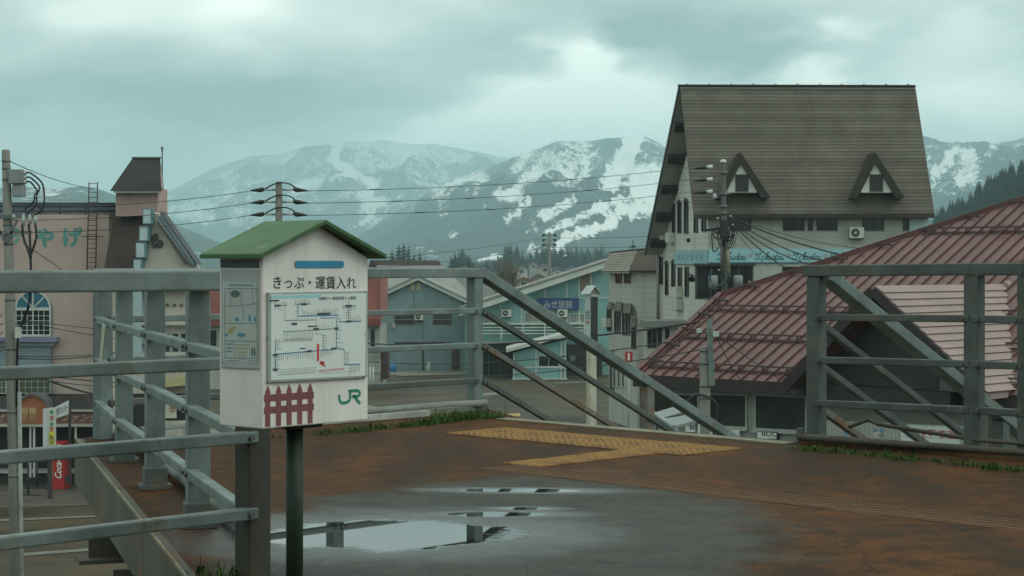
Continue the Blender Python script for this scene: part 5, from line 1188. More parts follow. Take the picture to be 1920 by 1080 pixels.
for u0 in (41, 56.5):
    s_ = obj('arch_panel', MB().rect(u0, 764, u0 + 13, 789, ps_, .15, .06), M('pale_orange_panel', (.40, .27, .13), .6), ar_)
    for i in range(4): obj('panel_slat', MB().rect(u0, 776 + i * 3.2, u0 + 13, 777 + i * 3.2, ps_, .17, .03), M('orange_board', (.33, .115, .05)), s_)
obj('shop_shade_sheet', MB().rect(-60, 800, 203, 878, pp_, .03, .03), M('shop_interior_shade', (.020, .020, .018), .6, .4, 1), ss)  # flat dark sheet on the wall, paints the unlit shop interior
for u in (55, 62, 140, -20): obj('shop_post', MB().rect(u, 800, u + 3.4, 895, ps_, 0, .1), white_frame, ss)
obj('counter_rail', MB().rect(-60, 881, 160, 886, pp_, .3, .25), M('pale_rail', (.42, .46, .45), .6), ss)
obj('shop_base', MB().rect(-60, 886, 203, 906.5, pp_, .06, .05), M('shop_base_dark', (.05, .045, .035), .8, .3, 1), ss)
# brown mansard slope and turret
br_roof = M('brown_mansard', (.060, .045, .036), .85, .3, .6, streak=.3, lines=((0, 0, 3.2), .12, .35), bump=.2, bscale=8)
obj('mansard', MB().prism([P(214, 402, 84.9), P(292, 402, 84.9), P(250, 545, 83.2), P(187, 545, 83.2)], (0, .4, 0)), br_roof, ss)
tw = obj('turret', MB().rect(217, 352, 297, 405, fplane(84.2), 0, 2.2), pink2, ss)
obj('turret_side', MB().prism([P(296.5, 352, 84.15), P(304, 352, 85.6), P(304, 425, 85.6), P(296.5, 425, 84.15)], (-.05, .02, 0)), M('cream_wall', (.50, .47, .41), .75, .12, .6, streak=.25), tw)
tr = M('turret_roof_dark', (.030, .026, .022), .8, .35, .8, streak=.25, rust=.0, bump=.25, bscale=6)
q = [P(249, 296, 85.2), P(300, 296, 85.2), P(301, 358, 83.6), P(206, 358, 83.6), P(306, 358, 86.8), P(212, 358, 86.8)]
tmb = MB(); tmb.add(q, [(0, 1, 2, 3), (1, 0, 5, 4), (0, 3, 5), (1, 4, 2), (2, 4, 5, 3)]); trf = obj('turret_roof', tmb, tr, tw)
obj('eave_trim', MB().rect(213, 358, 300, 361.5, fplane(83.7), .05, .1), M('eave_trim_pale', (.42, .45, .43), .6), trf)
obj('gable_panel', MB().prism([P(300.2, 308, 85.2), P(302, 352, 84), P(306.5, 354, 86.4)], (.04, 0, 0)), M('cream_gable', (.40, .33, .28), .7), trf)
obj('antenna', MB().tube([P(304, 360, 85.5), P(304, 285, 85.5), P(304, 276, 85.5), P(304, 275, 85.5)], [.035, .03, .07, .05], 8), M('antenna_grey', (.12, .13, .13), .5), trf)
obj('ridge_cap', MB().beam(P(248, 296, 85.2), P(301, 296, 85.2), .2, .08), M('ridge_speckled', (.10, .10, .095), .8, .5, 6), trf)

# ---------------------------------------------------------------- white gabled shop
wg = thing('white_gabled_shop', (-18, 84, STREET), 'cream gabled shop with blue light boxes and a dark crest, beside the pink shop', 'building')
pw = fplane(82); cream_w = M('cream_gable_wall', (.52, .475, .415), .75, .10, .5, streak=.25, stain=(.30, .28, .24))
obj('wall', MB().pp([(288, 398), (304, 408), (356, 488), (386, 530), (386, 916), (212, 916), (212, 560), (258, 500)], pw, 0, 1.2), cream_w, wg)
mtl = M('blue_metal_flashing', (.24, .30, .33), .45, .15, .8, metal=.2, streak=.3)
rk = obj('roof_edge', MB().pp([(304.5, 400), (371, 496), (357, 496), (298, 416)], pw, .35, 1.2), mtl, wg)
obj('rake_trim', MB().pp([(303, 396), (306.5, 400), (373, 496), (369.5, 496)], pw, .42, 1.3), M('rake_black', (.035, .04, .042), .6), rk)
obj('rake_trim', MB().pp([(296.5, 416), (300, 416), (359, 496), (350, 496)], pw, .40, .3), M('rake_dark_brown', (.07, .06, .05), .6), rk)
obj('rake_line', MB().pp([(301, 408), (303, 409), (363, 496), (361, 496)], pw, .37, .1), M('rake_black', (.035, .04, .042)), rk)
for u0, v0, u1, v1 in ((271.5, 392, 290, 421), (265, 424, 284, 452.5), (258.5, 455, 278, 484), (254, 486, 272, 512)):
    lb = obj('light_box', MB().rect(u0, v0, u1, v1, pw, .5, .5), M('light_box_frame', (.10, .22, .24), .5, .15, 1), wg); obj('panel', MB().rect(u0 + 1.6, v0 + 1.8, u1 - 3.6, v1 - 1.8, pw, .52, .05), M('light_box_face', (.42, .52, .53), .4, .08, 1), lb)
em = MB(); rnd = random.Random(4)
for k in range(13):
    cu, cv, r = 294 + rnd.uniform(-7, 8), 452 + rnd.uniform(-11, 11), rnd.uniform(3.5, 6)
    em.pp([(cu + r * math.cos(z) * rnd.uniform(.8, 1.1), cv + r * math.sin(z)) for z in [6.2832 * y / 8 for y in range(8)]], pw, .06 + .012 * k, .06 + .012 * k)
stuff(obj('crest', em, M('crest_dark', (.06, .062, .055), .6, .5, 6), wg))
for v in (537, 600, 661): obj('ledge', MB().rect(235, v, 386, v + 9, pw, .5, .5), M('ledge_cream', (.50, .48, .42), .7, .12, .8, streak=.3), wg)
for v0, v1 in ((503, 537), (624, 661)):
    for u in (246, 276, 306, 322, 338, 354, 370): window(wg, u, v0, u + 14, v1, pw, white_frame, 1, 2, 1.4, dim_glass)
for v in (572, 695):
    for u in (288, 301, 314, 327, 340, 353, 366):
        st = MB(); pts = []
        for k in range(10): a = -math.pi / 2 + k * math.pi / 5; r = 4.2 if k % 2 == 0 else 2.2; pts.append((u + r * math.cos(a), v + r * math.sin(a)))
        obj('star_relief', st.pp(pts, pw, .06, .06), M('star_brown', (.17, .13, .09), .7), wg)
for u in (312, 330, 347): pass
for v in (646, 650): obj('balcony_wire', MB().tube([on_plane(236, v, pw, .4), on_plane(386, v, pw, .4)], .03, 6), black_frame, wg)
obj('pale_column', MB().rect(249, 512, 270, 668, pw, .6, .6), M('pale_blue_column', (.33, .43, .44), .65, .1, .6, streak=.2), wg)
obj('awning', MB().pp([(290, 712), (386, 700), (386, 716), (290, 726)], pw, 1.2, 1.2), M('yellow_awning', (.42, .38, .20), .7, .2, 1), wg)
obj('shop_shade_sheet', MB().rect(245, 738, 386, 912, pw, .03, .03), M('shop_interior_shade', (.020, .020, .018)), wg)  # dark sheet again, shade of the interior put into its colour
obj('white_panel', MB().rect(312, 788, 350, 850, pw, .4, .3), M('white_panel_paint', (.55, .56, .48), .6), wg)
s5 = obj('number_board', MB().rect(313, 756, 335, 782, pw, .6, .1), M('cream_board', (.52, .50, .40), .6), wg)
obj('lettering', text_px('55', 319, 762, 328, 773, pw, .61, bold=.02), M('red_numeral', (.30, .05, .04), .6), s5)

# ---------------------------------------------------------------- signs and vending machine in front of the shops
px_ = fplane(79)
v1 = thing('vertical_sign', P(91, 920, 79), 'tall white upright sign with green, red and yellow lettering in front of the pink shop', 'sign'); v1.location.z = STREET; ORIG[v1.name] = Vector(v1.location)
obj('case', MB().rect(80, 767, 91, 838, px_, -.05, .25), M('sign_case_white', (.52, .56, .54), .6, .1, 2), v1); obj('face', MB().rect(91, 765, 102.5, 836, px_, 0, .25), M('sign_face', (.55, .58, .50), .5, .08, 2), v1)
for i, (v, m_) in enumerate(((768, 'g'), (779, 'r'), (790, 'g'), (800, 'r'))):
    obj('lettering', text_px('食堂'[i % 2], 92.5, v, 101, v + 9, px_, .012, bold=.02), M('sign_ink_' + m_, {'g': (.05, .25, .15), 'r': (.38, .10, .09)}[m_], .6), v1)
obj('yellow_panel', MB().rect(91.5, 809, 102, 834, px_, .01, .01), M('sign_yellow', (.50, .48, .05), .6), v1); obj('lettering', text_px('り', 93, 816, 100.5, 832, px_, .014, bold=.03), M('sign_ink_dark', (.06, .08, .06), .6), v1)
obj('post', MB().rect(88, 838, 95, 939, px_, -.1, .2), M('post_brown', (.05, .042, .034), .7), v1)
v2 = thing('hanging_sign', P(125, 900, 80.5), 'slanted white sign board with dark lettering over the shop front', 'sign'); v2.location.z = STREET; ORIG[v2.name] = Vector(v2.location)
pv_ = fplane(80.5)
obj('board', MB().pp([(102, 764), (128, 751), (128, 776), (102, 786)], pv_, 0, .12), M('sign_board_white', (.54, .57, .54), .6, .1, 2), v2)
a = on_plane(103.5, 780.5, pv_, .01); b2 = on_plane(127.5, 770.5, pv_, .01)
obj('lettering', text_mb('日帰りセンター', a, b2 - a, UP, (b2 - a).length, .34, 0, bold=.01), M('sign_ink_navy', (.05, .07, .10), .6), v2)
obj('post', MB().rect(127, 750, 131, 912, pv_, -.12, .12), M('post_dark', (.035, .035, .033), .7), v2)
vm = thing('vending_machine', P(113, 905, 82.5), 'red drink vending machine with white script lettering beside the shop front', 'vending machine'); vm.location.z = STREET; ORIG[vm.name] = Vector(vm.location)
pm = fplane(82.5); vred = M('vending_red', (.36, .022, .020), .4, .12, 2)
obj('cabinet', MB().rect(96, 829, 121, 918, pm, 0, .75), vred, vm, .02); obj('side_door', MB().prism([P(121, 829, 82.5), P(131, 830, 82.9), P(131, 914, 82.9), P(121, 918, 82.5)], (0, .3, 0)), M('vending_dark_red', (.26, .018, .018), .45), vm)
a = on_plane(116, 899, pm, .012)
obj('lettering', text_mb('Coca-Cola', on_plane(115.5, 897, pm, .012), UP, Vector((-1, 0, 0)), 1.55, .32, 0, shear=.35, bold=.02), M('sign_white', (.7, .72, .7)), vm)
obj('lettering_swash', MB().prism([on_plane(97.5, 897, pm, .01), on_plane(99.3, 897, pm, .01), on_plane(98.5, 840, pm, .01), on_plane(97.2, 840, pm, .01)], (0, -.004, 0)), M('vending_gold', (.45, .30, .08), .5), vm)
obj('tray', MB().rect(122, 893, 129, 904, fplane(82.45), 0, .05), black_frame, vm)
# thin racks on the pavement
for i, (u, v0, v1_) in enumerate(((53, 860, 930), (69, 855, 917))):
    d = (EYE - STREET) * F / (v1_ - HZ); t = thing('sign_stand', P(u, v1_, d), ('dark metal stand left of the upright white sign' if i else 'leftmost dark metal stand near the concrete pole'), 'stand'); t.location.z = STREET; ORIG[t.name] = Vector(t.location)
    b_ = Vector(t.location); obj('pole', MB().tube([b_, b_ + UP * ((v1_ - v0) * d / F)], .05, 8), M('post_dark', (.035, .035, .033)), t); obj('foot', MB().beam(b_ + Vector((-.55, 0, .04)), b_ + Vector((.55, 0, .04)), .2, .06), M('post_dark', (.035, .035, .033)), t)

# ================================================================ poles and wires
conc = M('pole_concrete', (.205, .205, .18), .85, .18, 1.5, streak=.4, stain=(.11, .105, .085), bump=.15); steel_b = M('pole_fittings', (.13, .15, .15), .5, .2, 4, metal=.3, rust=.15); blk = M('black_cable', (.018, .02, .022), .55, .2, 3, bump=0); porc = M('porcelain', (.50, .55, .54), .3, .1, 5)
def pole(u_top, v_top, u_b, d, r0, r1, label, name='utility_pole'):
    a = P(u_top, v_top, d); b = P(u_b, HZ + (EYE - STREET) * F / d, d)
    t = thing(name, b, label, 'utility pole'); obj('shaft', MB().tube([b, a.lerp(b, .5), a, a + UP * .03], [r1, (r0 + r1) / 2, r0, r0 * .8], 14), conc, t); return t
def wire(pts, r, label, sag=0.0, grp=None, mat=None, name='power_cable', cat='cable', n=18, parent=None):
    if len(pts) == 2:
        p, q = pts; L = [p.lerp(q, k / n) - UP * (sag * 4 * (k / n) * (1 - k / n)) for k in range(n + 1)]
    else:
        xs = [tuple(p) for p in pts]; L = []
        for i in range(len(pts) - 1):
            p0, p1, p2, p3 = [Vector(xs[max(0, min(len(xs) - 1, j))]) for j in (i - 1, i, i + 1, i + 2)]
            for k in range(6): t = k / 6; L.append(.5 * (2 * p1 + (p2 - p0) * t + (2 * p0 - 5 * p1 + 4 * p2 - p3) * t * t + (3 * p1 - p0 - 3 * p2 + p3) * t ** 3))
        L.append(Vector(xs[-1]))
    o = obj(name, MB().tube(L, r, 6), mat or blk, parent)
    return o if parent is not None else tag(o, label, cat, grp)
# nearest pole at the left
D1 = 43.0
p1 = pole(11, 283, 39, D1, .095, .185, 'tapered concrete utility pole with grey switch box at the left edge')
for v in (300, 314, 335, 420, 455, 560, 652, 770, 890): obj('band', MB().tube([P(11 + (v - 283) * .0275, v, D1), P(11 + (v - 283) * .0275, v + 4, D1)], .105 + (v - 283) * .00009, 14), steel_b, p1)
bx1 = obj('switch_box', MB().bbox(P(20, 345, D1) + Vector((0, -.2, 0)), P(46, 318, D1) + Vector((0, .2, 0))), M('switch_box_grey', (.22, .25, .25), .5, .15, 3, streak=.3), p1, .02)
obj('switch_base', MB().bbox(P(25, 369, D1) + Vector((0, -.14, 0)), P(46, 346, D1) + Vector((0, .14, 0))), M('switch_box_grey', (.22, .25, .25)), p1, .02)
for i, v in enumerate((324, 332.5, 341)):
    obj('bushing', MB().tube([P(44, v, D1), P(50, v, D1)], [.07, .05], 8), porc, bx1)
    e = ((84, 388), (70, 385), (66, 378))[i]
    wire([P(49, v, D1), P(58, v + 1, D1 - .05), P(70 + (2 - i) * 4, v + 18, D1 - .1), P(e[0] - 1, 365, D1 - .1), P(e[0] - 3, e[1], D1 - .1), P(e[0] - 18, e[1] + 15, D1 - .1), P(42 + i * 10, 407, D1 - .1)], .022, '', name='jumper_cable', parent=p1)
obj('crossarm', MB().beam(P(-20, 407, D1) + Vector((0, -.12, 0)), P(66, 406, D1) + Vector((0, -.12, 0)), .09, .09), steel_b, p1)
obj('crossarm', MB().beam(P(-20, 436, D1) + Vector((0, -.12, 0)), P(62, 436, D1) + Vector((0, -.12, 0)), .07, .07), steel_b, p1)
obj('brace', MB().beam(P(14, 458, D1) + Vector((0, -.14, 0)), P(36, 412, D1) + Vector((0, -.14, 0)), .03, .05), steel_b, p1); obj('brace', MB().beam(P(14, 458, D1) + Vector((0, -.14, 0)), P(-8, 412, D1) + Vector((0, -.14, 0)), .03, .05), steel_b, p1)
for u, v0, v1_ in ((26, 402, 411), (44, 401, 424), (56, 402, 420), (66, 404, 421)): obj('insulator', MB().tube([P(u, v0, D1 - .15), P(u, (v0 + v1_) / 2, D1 - .15), P(u, v1_, D1 - .15)], [.03, .055, .03], 8), M('porcelain_grey', (.34, .38, .37), .35, .1, 5), p1)
for i, u in enumerate((42, 54, 66)):
    wire([P(u, 420, D1 - .15), P(u + 2, 445, D1 - .15), P(56 + i, 480, D1 - .15), P(58, 505, D1 - .15), P(58, 540, D1 - .15), P(52, 580, D1 - .15), P(40, 610, D1 - .12), P(33, 640, D1 - .12), P(32, 760, D1 - .12)], .030, '', name='drop_cable', parent=p1)
obj('conduit', MB().tube([P(36, 735, D1 - .1), P(43, 1295, D1 - .1)], .052, 10), M('grey_pipe', (.23, .25, .23)), p1)
obj('junction_box', MB().bbox(P(33, 633, D1) + Vector((0, -.25, 0)), P(42, 613, D1) + Vector((0, -.12, 0))), M('aircon_casing', (.5, .51, .45)), p1)
for i in range(5): wire([P(5 + i, 590 + i * 16, D1 - .2), P(-8, 596 + i * 16, D1 - .2), P(-30, 588 + i * 15, D1 - .2)], .012, '', name='stray_wire', parent=p1)
obj('stay_wire', MB().tube([P(43, 455, D1), P(112, 503, D1 + 3), P(200, 560, D1 + 7)], .01, 5), blk, p1)
# pole behind the ticket box
D2_ = 54.0
p2 = pole(523, 342, 523, D2_, .10, .17, 'slim concrete utility pole rising above the green box roof')
for i, v in enumerate((356, 379, 402)):
    obj('crossarm', MB().beam(P(505, v, D2_), P(541, v, D2_), .05, .05), steel_b, p2)
    for s in (-1, 1):
        obj('dead_end_clamp', MB().tube([P(523 + s * 27, v - 1.5, D2_), P(523 + s * 33, v, D2_), P(523 + s * 54, v + 1.5, D2_)], [.045, .075, .018], 8), blk, p2)
        obj('strain_insulator', MB().tube([P(523 + s * 13, v, D2_), P(523 + s * 27, v - 1, D2_)], .035, 8), porc, p2)
    wire([P(496, v - 1, D2_), P(508, v - 8, D2_ - .1), P(522, v - 13, D2_ - .14), P(540, v - 12, D2_ - .1), P(553, v - 5, D2_)], .022, '', name='jumper_cable', parent=p2)
pos3 = ('uppermost', 'middle', 'lowest')
for i, v in enumerate((357, 380, 403)):
    wire([P(24, v + 33, D1 - .1), P(470, v + 1, D2_)], .010, pos3[i] + ' of three power lines running left from the slim pole behind the ticket box', .12, 'power lines left of the slim pole')
    wire([P(576, v + 1, D2_), P(1300, 313.5 + 23 * i, 70)], .010, pos3[i] + ' of three power lines crossing in front of the snowy mountains', .18, 'power lines across the mountains')
    for fu in (.13, .30, .62):
        c0, c1 = P(576, v + 1, D2_), P(1300, 313.5 + 23 * i, 70)
        t = fu + .05 * i; a, b2 = c0.lerp(c1, t), c0.lerp(c1, t + .022); sg = lambda q: UP * (.18 * 4 * q * (1 - q))
        tag(obj('cable_sleeve', MB().tube([a - sg(t), b2 - sg(t + .022)], .018, 6), blk), '%s sleeve on the %s power line across the mountains' % ({.13: 'left', .30: 'middle', .62: 'right'}[fu], pos3[i]), 'sleeve')
# pole in front of the tall building
D3 = 70.0
conc0, conc = conc, M('pole_concrete_dark', (.11, .115, .10), .85, .2, 1.5, streak=.4, bump=.15)  # darker concrete for this pole only
p3 = pole(1356, 302, 1362, D3, .09, .16, 'concrete utility pole tangled with cables in front of the tall building')
obj('cap', MB().tube([P(1356, 306, D3), P(1356, 301, D3), P(1356, 299, D3)], [.125, .12, .05], 12), porc, p3)
for i, v in enumerate((314, 337, 360)):
    obj('crossarm', MB().beam(P(1328, v, D3), P(1356, v, D3), .05, .05), steel_b, p3)
    obj('strain_insulator', MB().tube([P(1322, v, D3), P(1336, v - 1, D3)], [.05, .085], 8), porc, p3); obj('dead_end_clamp', MB().tube([P(1300, v + 2.5, D3), P(1315, v + .5, D3), P(1325, v, D3)], [.02, .07, .06], 8), blk, p3)
for v in (322, 362, 385, 398): obj('band', MB().tube([P(1356.3, v, D3), P(1356.3, v + 4, D3)], .15, 12), steel_b, p3)
obj('crossarm', MB().beam(P(1330, 368, D3), P(1372, 362, D3), .06, .06), steel_b, p3); obj('insulator', MB().tube([P(1340, 372, D3), P(1340, 363, D3)], [.10, .05], 8), porc, p3)
obj('crossarm', MB().beam(P(1320, 432, D3) - Vector((0, .15, 0)), P(1356, 428, D3) - Vector((0, .15, 0)), .10, .10), blk, p3); obj('crossarm', MB().beam(P(1356, 432, D3) - Vector((0, .15, 0)), P(1376, 410, D3) - Vector((0, .15, 0)), .08, .08), blk, p3)
rnd = random.Random(12)
for k in range(16):
    u0, v0 = rnd.uniform(1326, 1378), rnd.uniform(405, 440); u1, v1_ = 1356 + rnd.uniform(-8, 10), rnd.uniform(425, 470)
    wire([P(u0, v0, D3 - .3), P((u0 + u1) / 2 + rnd.uniform(-5, 5), max(v0, v1_) + rnd.uniform(0, 14), D3 - .3), P(u1, v1_, D3 - .25)], rnd.uniform(.018, .04), '', name='jumper_cable', parent=p3)
for u in (1372, 1376, 1380): wire([P(u - 4, 415, D3 - .3), P(u - 5, 445, D3 - .3), P(u - 10, 466, D3 - .3), P(u - 2, 455, D3 - .3), P(u + 1, 430, D3 - .3), P(u - 2, 412, D3 - .3)], .014, '', name='cable_coil', parent=p3)
obj('junction_box', MB().bbox(P(1349, 446, D3) - Vector((0, .35, 0)), P(1364, 412, D3) - Vector((0, .12, 0))), blk, p3, .03)
obj('conduit', MB().tube([P(1364, 440, D3 - .22), P(1367, 520, D3 - .22)], .06, 8), M('conduit_cream', (.32, .31, .22), .6), p3); obj('conduit', MB().tube([P(1353, 445, D3 - .24), P(1354, 520, D3 - .24)], .06, 8), conc, p3)
for u0, u1, v0, v1_ in ((1329, 1346, 516, 542), (1377, 1391, 516, 540)): obj('transformer', MB().tube([P((u0 + u1) / 2, v1_, D3 - .3), P((u0 + u1) / 2, v0 + 2, D3 - .3), P((u0 + u1) / 2, v0, D3 - .3)], [.18, .18, .12], 12), M('switch_box_grey', (.22, .25, .25)), p3)
wire([P(1335, 505, D3 - .4), P(1332, 525, D3 - .4), P(1345, 536, D3 - .4), P(1360, 530, D3 - .4), P(1366, 512, D3 - .4)], .05, '', name='drop_cable', parent=p3, mat=M('blue_cable', (.02, .06, .08), .5))
for v, u in ((408, 1346), (404, 1370), (420, 1374), (505, 1348), (527, 1405)): obj('bulb_insulator', MB().tube([P(u, v, D3 - .35), P(u, v + 2.2, D3 - .35)], .045, 8), porc, p3)
for i, (a, b2, s, r) in enumerate((((1374, 420), (1474, 503), .1, .028), ((1376, 418), (1530, 498), .25, .022), ((1376, 414), (1600, 500), .3, .022), ((1378, 411), (1760, 500), .4, .03), ((1374, 424), (1440, 500), .1, .012), ((1376, 408), (1690, 470), .3, .012))):
    wire([P(*a, D3 - .2), P(*b2, 66)], r, ('first', 'second', 'third', 'fourth', 'fifth', 'sixth')[i] + ' black cable slanting from the tangled pole towards the red roof', s, 'cables from the tangled pole to the red roof')
conc = conc0
# far pole over the inn
D4 = 192.0
p4_ = pole(1030, 436, 1030, D4, .15, .24, 'far wooden-brown utility pole with three rows of black insulators')
for v in (441, 450, 459):
    obj('crossarm', MB().beam(P(1019, v, D4), P(1041, v, D4), .08, .08), steel_b, p4_)
    for s in (-1, 1): obj('insulator', MB().tube([P(1030 + s * 8, v - 2, D4), P(1030 + s * 11, v, D4), P(1030 + s * 13, v + 3, D4)], [.08, .16, .04], 6), blk, p4_)
for i, v in enumerate((446, 464)):
    wire([P(560, v + 46, 130), P(1018, v, D4)], .022, ('upper', 'lower')[i] + ' thin power line reaching the far pole from the left', .4); wire([P(1042, v, D4), P(1420, v - 22, 175)], .022, ('upper', 'lower')[i] + ' thin power line leaving the far pole to the right', .4)
# small pole in front of the red roof
D5 = 36.0
p5 = pole(1321.5, 652, 1323, D5, .10, .14, 'short concrete pole with steel extension in front of the red roof')
obj('steel_extension', MB().beam(P(1328.5, 597, D5) - Vector((0, .13, 0)), P(1334, 722, D5) - Vector((0, .13, 0)), .11, .06, Vector((0, 1, 0))), galv, p5)
for v in (656, 680, 722, 744): obj('band', MB().tube([P(1322, v, D5), P(1322, v + 3.5, D5)], .115, 12), steel_b, p5)
obj('clamp', MB().box(P(1340, 626, D5), (.16, .1, .1)), porc, p5); obj('clamp', MB().box(P(1311, 620, D5), (.10, .08, .08)), porc, p5)
wire([P(1330, 745, D5 - .15), P(1345, 760, D5 - .15), P(1342, 790, D5 - .15), P(1335, 830, D5 - .15)], .022, '', name='drop_cable', parent=p5); wire([P(1330, 744, D5 - .15), P(1305, 740, D5 - .15), P(1290, 752, D5 - .15), P(1270, 765, D5 - .15)], .022, '', name='drop_cable', parent=p5)
for i, (a, b2, s) in enumerate((((1342, 626), (1480, 720), .05), ((1342, 628), (1400, 725), .12))): wire([P(*a, D5), P(*b2, 52)], .010, ('longer', 'shorter')[i] + ' thin wire slanting from the short pole over the red roof', s)
wire([P(600, 634, 62), P(1310, 604, D5)], .022, 'thick black cable sagging across the front of the blue-grey house', .35); wire([P(600, 667, 62), P(1310, 632, D5)], .013, 'lower thin cable crossing the garage doors of the blue-grey house', .4); wire([P(700, 700, 60), P(1312, 656, D5)], .012, 'lowest thin cable passing in front of the inn annex', .3)
# wires low at the left
for i, (a, b2, r, s) in enumerate((((34, 672), (240, 655), .02, .12), ((34, 668), (240, 660), .016, .05), ((46, 700), (260, 718), .02, .05), ((46, 694), (200, 742), .03, .1), ((46, 706), (260, 724), .012, .1), ((42, 600), (250, 622), .012, .03), ((42, 603), (250, 640), .012, .03))):
    wire([P(*a, D1), P(*b2, 60)], r, ('thick black wire sloping up across the pale blue wall below the cornice', 'thin black wire just under the thick one below the cornice', 'nearly level black wire crossing the pink wall above the dark awning', 'heavy black wire slanting down from the left pole to the dark awning', 'lowest thin wire crossing the pink wall above the dark awning', 'upper of two thin wires right of the arched window', 'lower of two thin wires right of the arched window')[i], s, 'wires from the left pole across the pink wall')
wire([P(20, 303, D1), P(170, 352, 60)], .010, 'thin wire descending from the top of the left pole to the ladder', .1)

# ---------------------------------------------------------------- marker pylon with little roof
pyb = P(1106, 600, 40); pyb.z = STREET; e1 = Vector((.94, .34, 0)).normalized(); e2 = Vector((-.55, .83, 0)).normalized()
py = thing('exit_pylon', pyb, 'slim white pylon with small gabled cap and dark panel beside the stair railing', 'pylon')
zt_, zm, = P(0, 552, 40).z, P(0, 650, 40).z
wpan = M('pylon_white', (.46, .52, .50), .55, .12, 3, streak=.3, rust=.04); wrust = M('pylon_rusting_white', (.50, .50, .40), .6, .2, 4, streak=.6, stain=(.32, .13, .03))
def box_fp(o, a, b, z0, z1): return MB().prism([o + UP * (z0 - o.z), o + a + UP * (z0 - o.z), o + a + b + UP * (z0 - o.z), o + b + UP * (z0 - o.z)], UP * (z1 - z0))
hd = obj('housing', box_fp(pyb, e1 * .19, e2 * .19, zm, zt_), wpan, py, .006)
plp = vplane(pyb, e1); plq = vplane(pyb, e2)
obj('dark_panel', MB().pp([(1107.5, 556), (1120.5, 556), (1120.5, 645), (1107.5, 645)], plp, .012, .01), M('pylon_dark', (.035, .038, .036), .35, .2, 3), hd)
obj('pale_strip', MB().pp([(1107.5, 553.5), (1120.5, 553.5), (1120.5, 556.5), (1107.5, 556.5)], plp, .02, .02), M('pylon_cream', (.5, .49, .38), .6), hd)
obj('column', box_fp(pyb + e1 * .02 + e2 * .02, e1 * .15, e2 * .14, STREET, zm), wrust, py)
mid_ = pyb + e1 * .095; capz = P(0, 537, 40).z
for s in (-1, 1):
    a = mid_ + UP * (capz - mid_.z) - e2 * .06; b = mid_ + e1 * (.15 * s) + UP * (zt_ - .005 - mid_.z) - e2 * .06
    obj('cap_panel', MB().prism([a, b, b + UP * .02, a + UP * .02], e2 * .32), wpan, py)
obj('cap_gable', MB().prism([mid_ + UP * (capz - mid_.z) + e2 * .0, mid_ + e1 * .11 + UP * (zt_ - mid_.z), mid_ - e1 * .11 + UP * (zt_ - mid_.z)], e2 * .18), M('pylon_grey', (.25, .25, .22), .6), py)
obj('lettering', text_px('出', 1098.3, 582, 1104.8, 589.5, plq, .004, bold=.02), M('pylon_ink', (.06, .09, .10), .6), hd); obj('lettering', text_px('口', 1098.3, 591, 1104.8, 598.5, plq, .004, bold=.02), M('pylon_ink', (.06, .09, .10), .6), hd)
obj('red_mark', MB().pp([(1099.5, 602), (1104, 602), (1104, 607), (1099.5, 607)], plq, .006, .005), M('pylon_red', (.36, .10, .08), .6), hd)
# pale shelter roof below the stairs
shp = P(1262, 785, 31); sh = thing('shelter', (shp.x, shp.y, STREET), 'small pale grey sloping shelter roof below the lower end of the stair railing', 'shelter')
srf = obj('roof', MB().prism([P(1226, 774, 31.5), P(1265, 762, 33), P(1312, 786, 31.5), P(1262, 800, 29.5)], (0, 0, -.05)), M('shelter_roof', (.17, .205, .195), .5, .12, 2, streak=.2), sh)
obj('gutter', MB().tube([P(1228, 776, 31.4), P(1264, 801, 29.5)], .04, 8), alu_frame, srf)
obj('ridge_pipe', MB().tube([P(1245, 786, 30.8), P(1285, 774, 32)], .03, 8), black_frame, srf)
for u, v, d in ((1229, 778, 31.5), (1266, 767, 32.9), (1262, 803, 29.7), (1308, 789, 31.5)):
    q = P(u, v, d); obj('post', MB().tube([(q.x, q.y, STREET), q], .04, 8), alu_frame, sh)

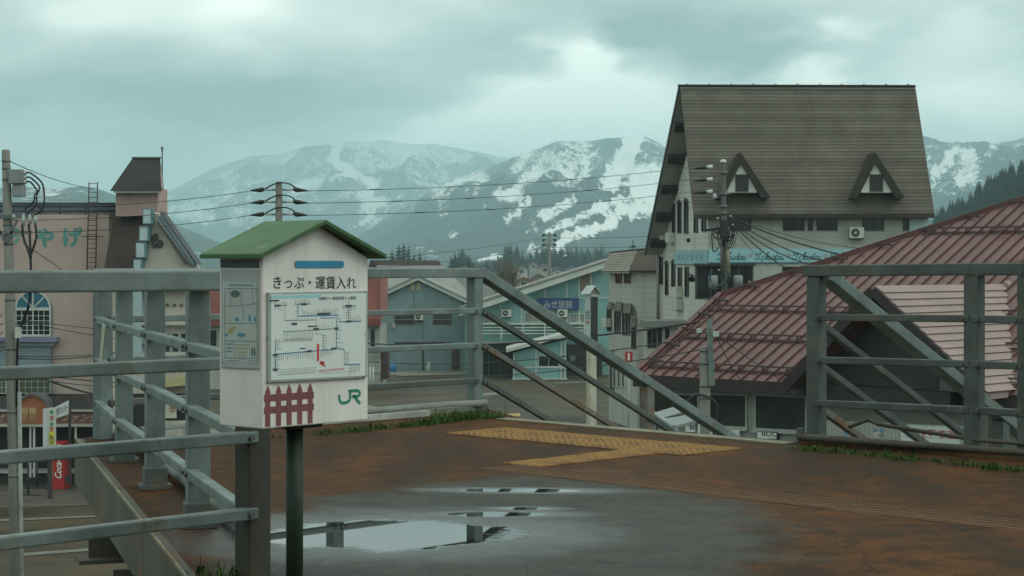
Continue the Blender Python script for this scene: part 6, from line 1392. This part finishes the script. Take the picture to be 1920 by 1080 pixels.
# ---------------------------------------------------------------- bare thicket by the village
def bare_tree(u, vtop, d, seed, label):
    rnd = random.Random(seed); top = P(u, vtop, d); b = Vector((top.x, top.y, STREET)); h = top.z - STREET
    t = thing('bare_tree', b, label, 'tree', 'bare trees by the village'); tr_ = MB().tube([b, b + UP * h * .35, b + Vector((rnd.uniform(-.3, .3), 0, h * .7))], [.22, .17, .08], 6); obj('trunk', tr_, M('bare_bark', (.11, .085, .065), .9), t)
    tw_ = MB()
    for k in range(260):
        z = h * rnd.uniform(.2, .85); a = rnd.uniform(0, 6.28); l = h * rnd.uniform(.12, .36); s = b + UP * z; e = s + Vector((math.cos(a) * l * .7, math.sin(a) * l * .7, l * rnd.uniform(.4, 1.0)))
        sd_ = Vector((-math.sin(a), math.cos(a), 0)) * .05; tw_.add([s - sd_, s + sd_, e + sd_ * .4, e - sd_ * .4], [(0, 1, 2, 3)])
        for m_ in range(3):
            q = s.lerp(e, rnd.uniform(.4, .95)); f_ = q + Vector((rnd.uniform(-1, 1), rnd.uniform(-1, 1), rnd.uniform(.2, 1.2))) * l * .3; tw_.add([q - sd_ * .5, q + sd_ * .5, f_], [(0, 1, 2)])
    stuff(obj('crown', tw_, M('bare_twigs', (.14, .105, .075), .9, .3, .5, bump=0), t))
for a in ((940, 497, 300, 1, 'leftmost brown leafless tree of the thicket above the sloping handrail'), (950, 493, 330, 2, 'second brown leafless tree from the left in the thicket'), (961, 497, 290, 3, 'brown leafless tree at the right of the thicket, beside the cream far house'), (1090, 506, 320, 4, 'brown leafless tree between the pale far house and the inn roof')): bare_tree(*a)

# ================================================================ haze
hz = MB().bbox((-13900, -2900, STREET - 4.5), (13900, 14900, 790))
hm = bpy.data.materials.new('valley_haze'); hm.use_nodes = True
nt = hm.node_tree; nt.nodes.clear(); ou = nt.nodes.new('ShaderNodeOutputMaterial'); pv = nt.nodes.new('ShaderNodeVolumePrincipled')
pv.inputs['Color'].default_value = (.64, .92, 1.0, 1); pv.inputs['Density'].default_value = HAZE_D; pv.inputs['Anisotropy'].default_value = 0.35
nt.links.new(pv.outputs[0], ou.inputs['Volume'])
hz_o = obj('haze', hz, hm); stuff(hz_o, 'pale blue mountain haze filling the valley air', 'haze')
